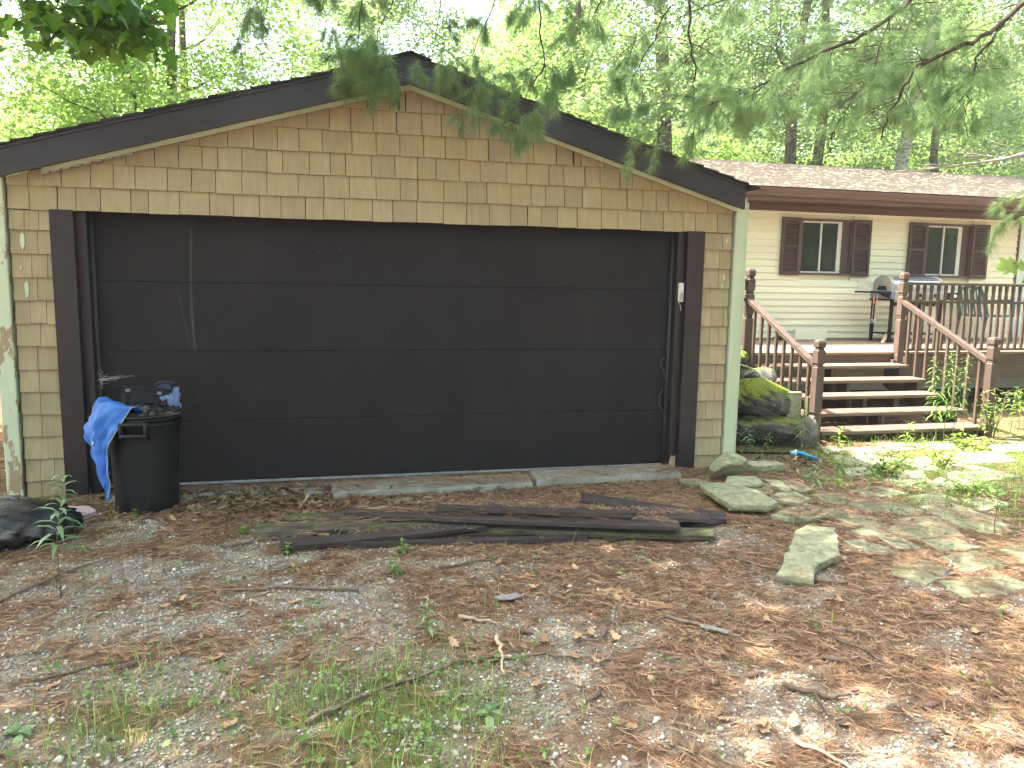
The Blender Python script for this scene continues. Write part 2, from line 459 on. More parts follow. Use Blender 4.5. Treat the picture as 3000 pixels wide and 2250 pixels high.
M['mossrock'] = mossmat('mossy_boulder', .36, .46, (.24, .23, .2), (.09, .09, .075))
M['darkrock'] = mossmat('dark_boulder', .6, .72, (.13, .13, .115), (.05, .05, .045))  # darker stone tone with less moss
M['greyrock'] = mossmat('grey_boulder', .56, .66, (.32, .31, .28), (.14, .14, .12))

def groundmat():
    m, N, L, B = newmat('driveway_litter')
    ag = N.new('ShaderNodeAttribute'); ag.attribute_name = 'gravel'
    am = N.new('ShaderNodeAttribute'); am.attribute_name = 'green'
    f = noise(N, L, 26, 6, .7)
    soil = ramp(N, L, f, [(.25, (.045, .028, .018)), (.5, (.125, .077, .047)), (.72, (.24, .155, .095))])
    st = noise(N, L, 90, 5, .7, (1, .25, 1), dist=.6)
    soil = mixc(N, L, ramp(N, L, st, [(.5, (0, 0, 0)), (.68, (1, 1, 1))]), soil, (.27, .17, .1))
    vo = N.new('ShaderNodeTexVoronoi'); vo.inputs['Scale'].default_value = 75
    tc = N.new('ShaderNodeTexCoord'); L.new(tc.outputs['Object'], vo.inputs['Vector'])
    gr = ramp(N, L, vo.outputs['Distance'], [(.0, (.5, .48, .42)), (.45, (.34, .32, .27)), (.8, (.11, .098, .08))])
    gr = mixc(N, L, ramp(N, L, noise(N, L, 120, 4), [(.35, (1, 1, 1)), (.6, (0, 0, 0))]), gr, (.3, .27, .22))
    c = mixc(N, L, ag.outputs['Fac'], soil, gr)
    mo = ramp(N, L, noise(N, L, 60, 4), [(.3, (.05, .075, .015)), (.7, (.15, .19, .05))])
    c = mixc(N, L, am.outputs['Fac'], c, mo)
    L.new(c, B.inputs['Base Color']); B.inputs['Roughness'].default_value = .95; B.inputs['Specular IOR Level'].default_value = .1
    bump(N, L, B, noise(N, L, 70, 6, .75), .9, .02)
    return m
M['ground'] = groundmat()
# ------------------------------------------------------------------ ground
def gravel_mask(x, y):
    a = fbm(x*2.6+3, y*3.6+7, 21, 4)
    fine = fbm(x*9+3, y*12+7, 33, 3)
    side = np.clip((2.2-x)/2.6, 0, 1)*.1-np.clip((x-2.2)/1.2, 0, 1)*.07
    v = a*.62+fine*.44+side-np.clip((y+1.75)/.7, 0, 1)*.16-np.clip((y-.4)/2, 0, 1)*.3
    return np.clip((v-.548)/.15, 0, 1)

def green_mask(x, y):
    n = fbm(x*2.1+13, y*2.1+1, 51, 4)
    g = np.exp(-(((x+.38)/.4)**2+((y+3.5)/.5)**2))*1.5
    g = g+np.exp(-(((x+1.6)/.5)**2+((y+3.4)/.4)**2))*.5
    g = g+np.exp(-(((x-4.9)/1.3)**2+((y+.3)/.8)**2))*1.2+np.exp(-(((x-6.5)/1.6)**2+((y-.3)/1.0)**2))*1.05
    g = g+np.exp(-(((x-4.2)/.9)**2+((y+1.2)/.6)**2))*.7
    return np.clip(g*1.25*(n*2.2-.45), 0, 1)

xs = np.concatenate([np.linspace(-160, -12, 18), np.linspace(-11, -4.2, 18), np.arange(-4.1, 9.0, .055), np.linspace(9.2, 16, 20), np.linspace(18, 160, 18)])
ys = np.concatenate([np.linspace(-160, -12, 14), np.linspace(-11, -5.2, 12), np.arange(-5.1, 3.2, .055), np.linspace(3.6, 14, 16), np.linspace(18, 200, 18)])
gx, gy = np.meshgrid(xs, ys, indexing='xy')
gh = gz(gx, gy)
far = np.clip((np.hypot(gx-1, gy+1)-12)/20, 0, 1)
gh = gh*(1-far)
gv = np.stack([gx, gy, gh], -1).reshape(-1, 3)
nx, ny = len(xs), len(ys)
ii = (np.arange(ny-1)[:, None]*nx+np.arange(nx-1)[None]).ravel()
gf = np.stack([ii, ii+1, ii+nx+1, ii+nx], -1)
me = bpy.data.meshes.new('ground')
me.vertices.add(len(gv)); me.vertices.foreach_set('co', gv.astype(np.float32).ravel())
me.loops.add(gf.size); me.loops.foreach_set('vertex_index', gf.astype(np.int32).ravel())
me.polygons.add(len(gf)); me.polygons.foreach_set('loop_start', np.arange(0, gf.size, 4, dtype=np.int32))
me.polygons.foreach_set('use_smooth', np.ones(len(gf), dtype=bool))
fx, fy = gv[:, 0], gv[:, 1]
for nm, vals in (('gravel', gravel_mask(fx, fy)*((fx > -6) & (fx < 6) & (fy < 1))*.9), ('green', green_mask(fx, fy)*.8)):
    at = me.attributes.new(nm, 'FLOAT', 'POINT'); at.data.foreach_set('value', vals.astype(np.float32))
me.update(calc_edges=True); me.materials.append(M['ground'])
ground = link(bpy.data.objects.new('ground', me)); tag(ground, kind='structure')

# ------------------------------------------------------------------ garage
garage = thing('garage', (0, 0, 0), 'tan shingled garage with wide dark brown door and low gable roof', 'garage')
HW = 2.87                    # half width of the wall
APEX = 3.19; SL = 0.289      # siding apex and roof slope
GD = 6.4                     # depth
def rake(x): return APEX-abs(x)*SL
# wall core (felt behind the shingles), a ring round the door opening
b = MB()
b.box(-HW, -2.46, .03, .13, -.1, 2.15); b.box(2.46, HW, .03, .13, -.1, 2.15)
b.prism([(-HW, 2.15), (HW, 2.15), (HW, rake(HW)), (0, APEX), (-HW, rake(HW))], .03, .13)
b.box(-HW, -HW+.1, .132, GD, -.1, rake(HW)-.02); b.box(HW-.1, HW, .132, GD, -.1, rake(HW)-.02)
b.prism([(-HW, -.1), (HW, -.1), (HW, rake(HW)-.02), (0, APEX-.02), (-HW, rake(HW)-.02)], GD+.002, GD+.1)
b.build('wall', M['felt'], garage)
# side wall cladding
MB().box(HW+.002, HW+.016, .05, GD, 0, rake(HW)-.03).build('side_cladding', M['shingle'], garage)
MB().box(-HW-.016, -HW-.002, .05, GD, 0, rake(HW)-.03).build('side_cladding', M['shingle'], garage)

R = random.Random(42)
def clip_poly(poly, f):
    """keep the part of a polygon where f(p) >= 0 (f linear)"""
    out = []
    for i in range(len(poly)):
        p, q = poly[i], poly[(i+1) % len(poly)]
        a, c = f(p), f(q)
        if a >= 0: out.append(p)
        if (a >= 0) != (c >= 0):
            t = a/(a-c); out.append((p[0]+(q[0]-p[0])*t, p[1]+(q[1]-p[1])*t))
    return out

def shingle(x0, x1, z0, z1, cut=False, lean=0.0, proud=0.0):
    jl = R.uniform(-.004, .004); jr = R.uniform(-.002, .002)+jl
    poly = [(x0+lean, z0+jl), (x1+lean, z0+jr), (x1, z1), (x0, z1)]
    if cut:
        poly = clip_poly(poly, lambda p: (APEX-.005-p[0]*SL)-p[1])
        poly = clip_poly(poly, lambda p: (APEX-.005+p[0]*SL)-p[1])
        if len(poly) < 3: return
        xs_ = [p[0] for p in poly]; zs_ = [p[1] for p in poly]
        if max(xs_)-min(xs_) < .012 or max(zs_)-min(zs_) < .012: return
    m = MB(); n = len(poly); out = R.uniform(0, .004)+proud
    front = [(x, .012-out-.022*max(0, 1-(z-z0)/.17), z) for x, z in poly]     # butt thicker than the top
    back = [(x, .028, z) for x, z in poly]
    m.add(front+back, [tuple(range(n)), tuple(range(2*n-1, n-1, -1))]+[(i+n, (i+1) % n+n, (i+1) % n, i) for i in range(n)])
    return m.build('shingle', M['shingle'], garage)

CH = .1695
def course(xa, xb, z0, z1, cut, wmin=.12, wmax=.27, crack=None, start=None):
    x = xa
    first = True
    while x < xb-.03:
        w = R.choice([R.uniform(.11, .16), R.uniform(.16, .2), R.uniform(.17, .235)])
        if first and start: w = start
        first = False
        x2 = min(x+w, xb)
        if xb-x2 < .07: x2 = xb
        g = R.uniform(.005, .008) if R.random() > .08 else .012
        if crack and x < crack < x2:
            for sgn in (0, 1):     # a shingle split down a slanting line
                if sgn == 0: shingle(x+.0018, crack-.004, z0, z1+.012, cut, lean=0)
                else: shingle(crack+.012, x2-g, z0, z1+.012, cut, lean=-.0)
        else:
            shingle(x+.0018, x2-g*.5, z0, z1+.012, cut)
        x = x2
# gable courses
for k in range(7):
    z0 = 2.13+k*.1705; z1 = z0+.1705
    half = min(HW, (APEX-z0)/SL)
    if half < .1: continue
    course(-half+(-.0 if k else .0), half, z0, z1, True, crack={3: 1.37, 5: -.08}.get(k))
# side strips
zb = [2.125, 1.984]+[1.984-.1695*i for i in range(1, 12)]+[-.03]
for s in (-1, 1):
    xa, xb = (-HW, -2.6) if s < 0 else (2.6, HW)
    for i in range(len(zb)-1):
        x1 = xa+R.choice([.09, .1, .13, .16, .18])*1.0
        ws = [xa, x1, xb]
        if xb-x1 > .13 and R.random() < .6: ws = [xa, x1, x1+R.uniform(.09, .13)*1.0, xb]
        if ws[-1]-ws[-2] < .025: ws.pop(-2)
        for a, c in zip(ws[:-1], ws[1:]): shingle(a+.0018, c-.0018, zb[i+1], zb[i]+(.012 if i else 0.001))
# flakes where the tan paint has come off down to pale green
for (x, z, w, h) in ((-2.79, 1.905, .03, .12), (-2.78, 1.56, .03, .11), (-2.81, 1.71, .01, .03), (2.82, 2.06, .02, .05), (2.81, 1.74, .016, .05), (2.79, 1.66, .014, .04)):
    m = MB(); n = 14
    ring = []
    for i in range(n):
        t = 2*math.pi*i/n; rr = 1+R.uniform(-.25, .25)
        ring.append((x+math.cos(t)*w/2*rr, z+math.sin(t)*h/2*rr))
    zc = [q for q in zb if q < z][0]
    m.add([(p, .0075-.022*max(0, 1-(q-zc)/.17)-.0065, q) for p, q in ring]+[(p, .011, q) for p, q in ring], [tuple(range(n)), tuple(range(2*n-1, n-1, -1))]+[(i+n, (i+1) % n+n, (i+1) % n, i) for i in range(n)])
    m.build('bare_paint_patch', M['greentrim'], garage)

# corner boards
MB().bbox(-2.995, -2.885, -.035, .06, -.02, 2.47, .006).build('corner_board', M['peel'], garage)
o = MB().bbox(2.885, 2.985, -.035, .06, .05, 2.44, .006).build('corner_board', M['greentrim'], garage)
MB().bbox(2.989, 3.015, -.02, .05, .05, 2.40, .005).build('corner_board_edge', M['greentrim'], garage)
# door casing
for s in (-1, 1):
    MB().bbox(min(s*2.44, s*2.6), max(s*2.44, s*2.6), -.028, .02, -.03, 2.135, .004).build('door_casing', M['brown'], garage)
    MB().bbox(min(s*2.372, s*2.457), max(s*2.372, s*2.457), .035, .24, -.03, 2.16, .003).build('door_jamb', M['brown'], garage)
    MB().tube([(s*2.365, .125, -.01), (s*2.365, .125, 2.14)], .016, 10).build('weather_strip', M['darkgrey'], garage, True)
MB().box(-2.457, 2.457, .035, .24, 2.137, 2.2).build('door_header', M['brown'], garage)
# flake of bare wood at the foot of the right jamb
MB().add([(2.376, .0335, -.02), (2.44, .0335, -.02), (2.438, .0335, .13), (2.42, .0335, .1), (2.40, .0335, .125), (2.38, .0335, .07)], [(0, 1, 2, 3, 4, 5)]).build('bare_wood_patch', M['palestick'], garage)
# sectional door
zz = [.022, .5265, 1.0855, 1.6225, 2.15]
door = MB().box(-2.4, 2.4, .185, .2, .02, 2.15).build('garage_door', M['door'], garage)
for i in range(4):
    MB().bbox(-2.4, 2.4, .15, .184, zz[i]+.001, zz[i+1]-.0013, .002).build('door_panel', M['door'], door)
m = MB(); m.bbox(-2.395, 2.395, .14, .19, -.002, .02, .004); m.build('bottom_seal', pmat('aluminium_strip', (.3, .3, .285), (.16, .16, .155), .5, 12, metal=.3, rand=0), door)

# rake boards, soffit strip and roof
for s in (-1, 1):
    xe = 2.9*s
    def pl(off0, off1):
        p = [(0, APEX+.04+off0), (xe, APEX+.04+off0-2.9*SL), (xe, APEX+.04+off1-2.9*SL), (0, APEX+.04+off1)]
        return p if s < 0 else p[::-1]
    m = MB(); m.prism(pl(-.063, .135), -.145, -.112)
    m.build('rake_board', M['fascia'], garage)
    MB().prism(pl(.118, .142), -.156, -.1465).build('drip_edge', M['fascia'], garage)
    # pale strip between rake board and siding, on a soffit
    xs0, xs1 = .0, 2.62 if s < 0 else 2.88
    def pl2(o0, o1):
        p = [(0, APEX+.0+o0), (s*xs1, APEX+.0+o0-xs1*SL), (s*xs1, APEX+.0+o1-xs1*SL), (0, APEX+.0+o1)]
        return p if s < 0 else p[::-1]
    MB().prism(pl2(-.045, .02), -.058, -.03).build('frieze_strip', M['greentrim'], garage)
    MB().prism(pl2(.022, .04), -.1115, .029).build('soffit', M['greentrim'], garage)
# perforated metal edge that hangs loose at the left end
m = MB()
for i in range(9):
    x = -2.62+i*.07; z = rake(x)-.055
    m.beam((x, -.05, z), (x+.05, -.05, z+.05*SL), .03, .012)
m.build('loose_soffit_edge', pmat('bare_metal_edge', (.35, .34, .3), (.2, .19, .17), .5, 20, metal=.4, rand=0), garage)
roof = thing('roof', (0, 0, 0)); roof.parent = garage; OFF[roof.name] = Vector((0, 0, 0))
for s in (-1, 1):
    nC = 21
    for i in range(nC):
        d0 = i*.145; d1 = d0+.19                                     # distance down from the ridge
        x0 = s*d0; x1 = s*min(d1-.03, 3.02)
        zt0 = APEX+.185-d0*SL; zt1 = APEX+.185-abs(x1)*SL
        m = MB(); yo = -.17+R.uniform(-.006, .006)
        lo, hi = -.006+R.uniform(-.001, .001), .011+R.uniform(-.002, .003)
        poly = [(x0, zt0+lo), (x1, zt1+lo+.006), (x1, zt1+hi+.008), (x0, zt0+hi-.006)]
        m.prism(poly if s < 0 else poly[::-1], yo, GD+.3)
        m.build('shingle_course', M['roofdark'], roof)
m = MB(); m.prism([(-.16, APEX+.185-.16*SL+.012), (0, APEX+.2), (.16, APEX+.185-.16*SL+.012), (.16, APEX+.185-.16*SL+.024), (0, APEX+.213), (-.16, APEX+.185-.16*SL+.024)], -.178, GD+.31); m.build('ridge_cap', M['roofdark'], roof)
MB().prism([(-2.9, APEX+.172-2.9*SL), (0, APEX+.172), (2.9, APEX+.172-2.9*SL), (2.9, APEX+.158-2.9*SL), (0, APEX+.158), (-2.9, APEX+.158-2.9*SL)][::-1], -.1, GD+.28).build('roof_deck', M['felt'], roof)

# keypad on the right jamb
kp = MB(); kp.bbox(2.388, 2.438, .01, .033, 1.515, 1.685, .006); kp = kp.build('keypad', M['keypad'], garage)
MB().bbox(2.394, 2.432, .004, .0095, 1.60, 1.68, .003).build('keypad_cover', M['keypad'], kp)
for r_ in range(4):
    for c_ in range(3):
        x = 2.4+c_*.011; z = 1.583-r_*.014
        MB().bbox(x-.0035, x+.0035, .0065, .0098, z-.004, z+.004, .001).build('key', M['darkgrey'], kp)
MB().tube([(2.40, .03, 1.515), (2.415, .028, 1.49), (2.425, .03, 1.44)], .0025, 5).build('keypad_wire', M['web'], kp)

# ------------------------------------------------------------------ house
house = thing('house', (5, 4.5, 0), 'cream sided house with brown gutter and two shuttered windows behind the deck', 'house')
WY = 4.5
HX0, HX1 = 2.2, 15.0
win = [(6.55, 7.42), (8.845, 9.675)]
WZ0, WZ1 = 1.885, 2.69
# wall core with window openings
m = MB()
xsb = [HX0]+[q for w in win for q in w]+[HX1]
m.box(HX0, HX1, WY+.03, WY+.15, -.1, WZ0); m.box(HX0, HX1, WY+.03, WY+.15, WZ1, 3.1)
for a, c in ((xsb[0], xsb[1]), (xsb[2], xsb[3]), (xsb[4], xsb[5])): m.box(a, c, WY+.03, WY+.15, WZ0, WZ1)
m.box(HX0, HX0+.12, WY+.152, 11.9, -.1, 3.0); m.box(HX1-.12, HX1, WY+.152, 11.9, -.1, 3.0); m.box(HX0, HX1, 11.9, 12.0, -.1, 3.0)
m.build('wall', M['cream'], house)
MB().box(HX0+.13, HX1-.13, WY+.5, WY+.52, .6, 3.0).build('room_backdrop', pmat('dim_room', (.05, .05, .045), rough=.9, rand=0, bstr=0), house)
# lap siding, board by board
SX1 = 10.63
nb = 19; z0 = .862; ph = (2.79-z0)/nb
def lap(x0, x1, za, zb_):
    m = MB()
    m.add([(x0, WY-.02, za), (x1, WY-.02, za), (x1, WY+.006, zb_), (x0, WY+.006, zb_), (x0, WY+.028, za), (x1, WY+.028, za), (x1, WY+.028, zb_), (x0, WY+.028, zb_)],
          [(0, 1, 2, 3), (7, 6, 5, 4), (4, 5, 1, 0), (3, 2, 6, 7), (0, 3, 7, 4), (1, 5, 6, 2)])
    return m.build('siding_board', M['cream'], house)
for i in range(nb):
    za = z0+i*ph; zb_ = za+ph+.004
    if zb_ > WZ0-.02 and za < WZ1+.03:
        segs = [(HX0, win[0][0]-.045), (win[0][1]+.045, win[1][0]-.045), (win[1][1]+.045, SX1)]
    else:
        segs = [(HX0, SX1)]
        j = R.uniform(6, 9)
        if i in (6, 2, 16): segs = [(HX0, j), (j+.003, SX1)]
    for a, c in segs: lap(a, c, za, zb_)
m = MB(); m.bbox(HX0, SX1, WY-.022, WY+.028, 2.79, 2.815, .003); m.build('siding_trim', M['cream'], house)
# siding warped by the heat of the grill: ripples standing off the wall
m = MB(); nxr, nzr = 26, 10
for j in range(nzr+1):
    for i in range(nxr+1):
        u = i/nxr; v = j/nzr
        x = 7.62+u*.78; z = 1.62+v*.2-.03*u+.05*math.sin(u*3.1)*(v-.3)
        amp = math.sin(math.pi*u)*math.sin(math.pi*v)
        m.v.append((x, WY-.017-amp*(.022+.022*math.sin(u*13+v*5)), z))
for j in range(nzr):
    for i in range(nxr):
        a = j*(nxr+1)+i; m.f.append((a, a+1, a+nxr+2, a+nxr+1))
m.build('warped_siding', M['cream'], house, True)
# frieze, soffit, gutter
MB().bbox(HX0, 10.62, WY-.03, WY+.028, 2.818, 2.925, .004).build('frieze_board', M['housebrown'], house)
MB().bbox(10.622, HX1, WY-.03, WY+.028, 2.818, 2.925, .004).build('frieze_board', M['housebrown'], house)
EY = 3.86
for i in range(int((14.9-HX0)/.1)):
    x = HX0+i*.1
    MB().box(x+.003, x+.097, EY+.03, WY-.031, 2.93, 2.937).build('soffit_strip', M['housebrown'], house)
MB().box(HX0, HX1, EY+.03, WY+.02, 2.939, 2.96).build('soffit_backing', M['housebrown'], house)
MB().bbox(HX0-.1, HX1, EY+.005, EY+.028, 2.9, 3.09, .003).build('fascia_board', M['housebrown'], house)
gut = MB()
prof = [(EY+.002, 2.955), (EY-.06, 2.955), (EY-.085, 2.985), (EY-.09, 3.02), (EY-.112, 3.045), (EY-.112, 3.066), (EY-.1, 3.066), (EY-.1, 3.05), (EY-.08, 3.026), (EY-.055, 2.97), (EY+.002, 2.97)]
gut.prismx(prof, HX0-.1, HX1); gut.build('gutter', M['housebrown'], house)
for x in np.arange(5.9, 14, 1.5):
    MB().box(x, x+.02, EY-.105, EY, 3.06, 3.066).build('gutter_strap', M['housebrown'], house)
# roof, front slope in shingle courses
hroof = thing('roof', (5, 4.5, 0)); hroof.location = (0, 0, 0); hroof.parent = house
E0 = (EY-.04, 3.085); RG = (8.3, 4.17)
sl = (RG[1]-E0[1])/(RG[0]-E0[0])
nC = 33
mm = pmat('house_asphalt_shingle', (.15, .13, .11), (.085, .073, .061), .9, 16, (1, 1, 1), 200, .5, 0, .12)
# tabs: per-tab tone from a brick pattern in the roof's own coordinates
N, L = mm.node_tree.nodes, mm.node_tree.links
br = N.new('ShaderNodeTexBrick'); tcn = N.new('ShaderNodeTexCoord'); L.new(tcn.outputs['Object'], br.inputs['Vector'])
br.inputs['Scale'].default_value = 1.0; br.inputs['Brick Width'].default_value = .3; br.inputs['Row Height'].default_value = .137; br.inputs['Mortar Size'].default_value = .006
br.inputs['Color1'].default_value = (1, 1, 1, 1); br.inputs['Color2'].default_value = (.75, .73, .71, 1); br.inputs['Mortar'].default_value = (.2, .17, .15, 1)
Bn = N['Principled BSDF']; srcl = Bn.inputs['Base Color'].links[0].from_socket
L.new(mixc(N, L, 1.0, srcl, br.outputs['Color'], 'MULTIPLY'), Bn.inputs['Base Color'])
for i in range(nC):
    ya = E0[0]+(RG[0]-E0[0])*i/nC; yb = E0[0]+(RG[0]-E0[0])*(i+1)/nC+.03
    za = E0[1]+(ya-E0[0])*sl; zb_ = E0[1]+(yb-E0[0])*sl
    MB().prismx([(ya, za), (yb, zb_-.006), (yb, zb_+.002), (ya, za+.009)], HX0-.25, HX1+.3).build('shingle_course', mm, hroof)
MB().prismx([(EY-.02, 3.07), (RG[0], RG[1]-.02), (12.6, 3.07), (12.6, 3.05), (RG[0], RG[1]-.06), (EY-.02, 3.05)], HX0-.2, HX1+.2).build('roof_deck', M['felt'], hroof)
MB().prismx([(RG[0], RG[1]-.015), (12.7, 3.075), (12.7, 3.09), (RG[0], RG[1]+.01)], HX0-.25, HX1+.3).build('back_slope', mm, hroof)
m = MB(); m.lathe([(.16, 0), (.16, .1), (.24, .1), (.25, .14), (.2, .2), (.1, .24), (.02, .25)], (4.66, 6.6, 3.72), 18); m.build('roof_vent', M['whitemetal'], hroof, True)
# corner beside the door at the right edge
MB().bbox(SX1+.004, SX1+.03, WY-.03, WY+.028, .86, 2.815, .003).build('corner_trim', M['housebrown'], house)
MB().bbox(SX1+.034, SX1+.16, WY-.035, WY+.028, .86, 2.815, .004).build('door_frame', M['doorpanel'], house)
d = MB().bbox(SX1+.164, SX1+1.1, WY-.01, WY+.028, .87, 2.815, .004).build('storm_door', M['doorpanel'], house)
MB().bbox(SX1+.3, SX1+.96, WY-.014, WY-.0105, 1.75, 2.6, .001).build('pane', M['glass'], d)
MB().tube([(SX1+.2, WY-.05, 1.78), (SX1+.2, WY-.05, 1.9)], .01, 8).build('door_handle', M['steel'], d)
for z in (2.2,):
    MB().bbox(SX1+.055, SX1+.075, WY-.04, WY-.0352, z, z+.05, .001).build('doorbell', M['steel'], house)
# windows and shutters
for wi, (wa, wb) in enumerate(win):
    w = thing('window', (5, 4.5, 0)); w.location = (0, 0, 0); w.parent = house
    # brown casing
    c = MB()
    c.box(wa-.044, wb+.044, WY-.035, WY+.028, WZ1-.004, WZ1+.03); c.box(wa-.044, wb+.044, WY-.05, WY+.028, WZ0-.035, WZ0-.001)
    c.box(wa-.044, wa-.004, WY-.035, WY+.028, WZ0-.0005, WZ1-.0045); c.box(wb-.008, wb+.044, WY-.035, WY+.028, WZ0-.0005, WZ1-.0045)
    c.build('casing', M['housebrown'], w)
    fr = wb-.15                                             # fixed brown filler at the right
    MB().bbox(fr+.002, wb-.0085, WY+.005, WY+.03, WZ0, WZ1-.005, .002).build('side_panel', M['shutter'], w)
    mid = wa+(fr-wa)*.49
    def sash(x0, x1, y, nm):
        t = .022
        s_ = MB(); s_.box(x0, x1, y, y+.02, WZ0+.002, WZ0+.002+t); s_.box(x0, x1, y, y+.02, WZ1-.006-t, WZ1-.006)
        s_.box(x0, x0+t, y, y+.02, WZ0+.0025+t, WZ1-.0065-t); s_.box(x1-t, x1, y, y+.02, WZ0+.0025+t, WZ1-.0065-t)
        s_.build(nm, M['whitemetal'], w)
        MB().box(x0+t-.002, x1-t+.002, y+.008, y+.012, WZ0+.02, WZ1-.024).build('pane', M['glass'], w)
    sash(wa-.002, mid+.012, WY+.03, 'sash'); sash(mid-.012, fr-.05, WY+.006, 'sash')
    for xx in (fr-.048, fr-.024): MB().box(xx, xx+.016, WY+.0, WY+.03, WZ0+.002, WZ1-.008).build('track', M['whitemetal'], w)
    # curtain dimly seen
    for side in (-1, 1):
        xa = wa-.373 if side < 0 else wb+.012
        xb_ = xa+.33
        za, zt = 1.84, 2.725
        sh = MB()
        sh.box(xa, xa+.045, WY-.06, WY-.032, za, zt); sh.box(xb_-.045, xb_, WY-.06, WY-.032, za, zt)
        sh.box(xa+.0455, xb_-.0455, WY-.06, WY-.032, za, za+.07); sh.box(xa+.0455, xb_-.0455, WY-.06, WY-.032, 2.27, 2.31)
        arch = [(xa+.0455, zt), (xb_-.0455, zt), (xb_-.0455, zt-.085)]+[(xb_-.0455-(xb_-xa-.091)*t, zt-.085+.035*math.sin(math.pi*t)) for t in (.2, .4, .6, .8)]+[(xa+.0455, zt-.085)]
        sh.prism(arch[::-1], WY-.06, WY-.032)
        sh.box(xa+.04, xb_-.04, WY-.04, WY-.034, za+.05, zt-.03)
        so = sh.build('shutter', M['shutter'], w)
        for lo, hi in ((za+.072, 2.268), (2.312, zt-.056)):
            k = int((hi-lo)/.034)
            for q in range(k):
                z = lo+(q+.5)*(hi-lo)/k
                MB().obox(((xa+xb_)/2, WY-.048, z), ((xb_-xa)/2-.047, 0, 0), (0, .0085, .009), (0, .002, -.0025)).build('louver', M['shutter'], so)

# ------------------------------------------------------------------ deck and stairs
DZ = .84; DY = 2.34
deck = thing('deck', (6.6, 3.4, 0), 'brown wooden deck with turned newel posts and balusters along the house', 'deck')
y = DY-.02; i = 0
while y < WY-.02:
    MB().bbox(2.6, 14.5, y, min(y+.136, WY-.016), DZ-.036, DZ+R.uniform(-.002, .002), .004).build('deck_board', M['deckboard'], deck); y += .142
MB().bbox(2.6, 6.55, DY, DY+.038, .68, DZ-.038, .004).build('rim_board', M['deckbrown'], deck)
MB().bbox(6.555, 14.5, DY, DY+.038, .66, DZ-.038, .004).build('rim_board', M['deckbrown'], deck)
MB().bbox(6.72, 14.5, DY-.02, DY-.001, .478, .652, .004).build('skirt_board', M['deckbrown'], deck)
for x in np.arange(2.8, 14.5, .6): MB().box(x, x+.04, DY+.04, WY-.02, .66, DZ-.038).build('joist', M['deckbrown'], deck)
for x in (3.2, 6.7, 9.2, 11.8): MB().bbox(x, x+.09, DY+.045, DY+.135, -.1, .658, .004).build('support_post', M['deckbrown'], deck)
def newel(x, y, z0, z1, parent, bolts=False, low=None):
    h = .045; prof = [(h, z0), (h, z1-.62)] if low is None else [(h, z0), (h, low-.02), (h*.72, low-.012), (h*.72, low+.012), (h, low+.02), (h, z1-.62)]
    a = z1
    prof += [(h*.72, a-.605), (h*.72, a-.59), (h*.85, a-.585), (h*.85, a-.578), (h*.72, a-.572), (h, a-.556)]
    prof += [(h, a-.325), (h*.7, a-.30), (h*.86, a-.292), (h*.7, a-.284), (h, a-.262)]
    prof += [(h, a-.14), (h*.66, a-.118), (h*.86, a-.11), (h*.66, a-.1), (h, a-.084), (h, a-.03), (h*.78, a-.008), (h*.45, a)]
    if low is not None:
        prof = [(h, z0), (h, low-.02), (h*.72, low-.012), (h*.72, low+.012), (h, low+.02)]+[(h, a-.42), (h, a-.3), (h*.7, a-.285), (h*.86, a-.278), (h*.7, a-.27), (h, a-.25), (h, a-.12), (h*.66, a-.104), (h*.86, a-.098), (h*.66, a-.09), (h, a-.076), (h, a-.028), (h*.78, a-.008), (h*.45, a)]
    s2 = math.sqrt(2)
    m = MB(); m.lathe([(r*s2, z) for r, z in prof], (x, y, 0), 4, math.pi/4)
    o = m.build('newel_post', M['deckbrown'], parent)
    if bolts:
        for z in (.72, .79):
            MB().lathe([(.009, 0), (.009, .006), (.004, .009)], (x-.046, y-.02, z), 8).build('bolt', M['steel'], o)
    return o
newel(4.42, DY-.046, .69, 1.88, deck); newel(6.63, DY-.046, .69, 1.875, deck, True)
MB().bbox(6.53, 6.58, DY-.08, DY-.002, .69, .74, .003).build('cleat', M['deckbrown'], deck)
MB().bbox(6.68, 6.72, DY-.06, DY-.002, .70, .78, .003).build('cleat', M['cream'], deck)
for xa, xb_ in ((2.6, 4.372), (6.68, 14.4)):
    MB().bbox(xa, xb_, DY-.085, DY+.005, 1.715, 1.752, .006).build('top_rail', M['deckbrown'], deck)
    MB().bbox(xa, xb_, DY-.065, DY-.03, 1.482, 1.515, .005).build('mid_rail', M['deckbrown'], deck)
    MB().bbox(xa, xb_, DY-.07, DY-.022, .852, .885, .005).build('bottom_rail', M['deckbrown'], deck)
    x = xa+.06 if xa > 5 else xb_-.1
    while xa+.02 < x < xb_-.02:
        m = MB(); h = .0165; s2 = math.sqrt(2)
        jx = R.uniform(-.004, .004)
        m.lathe([(h*s2, .886), (h*s2, 1.20), (h*.82*s2, 1.3), (h*s2, 1.4), (h*s2, 1.481)], (x+jx, DY-.047, 0), 4, math.pi/4)
        m.lathe([(h*s2, 1.516), (h*s2, 1.56), (h*.8*s2, 1.61), (h*s2, 1.66), (h*s2, 1.714)], (x+jx, DY-.047, 0), 4, math.pi/4)
        m.build('baluster', M['deckbrown'], deck)
        x += .108 if xa > 5 else -.108

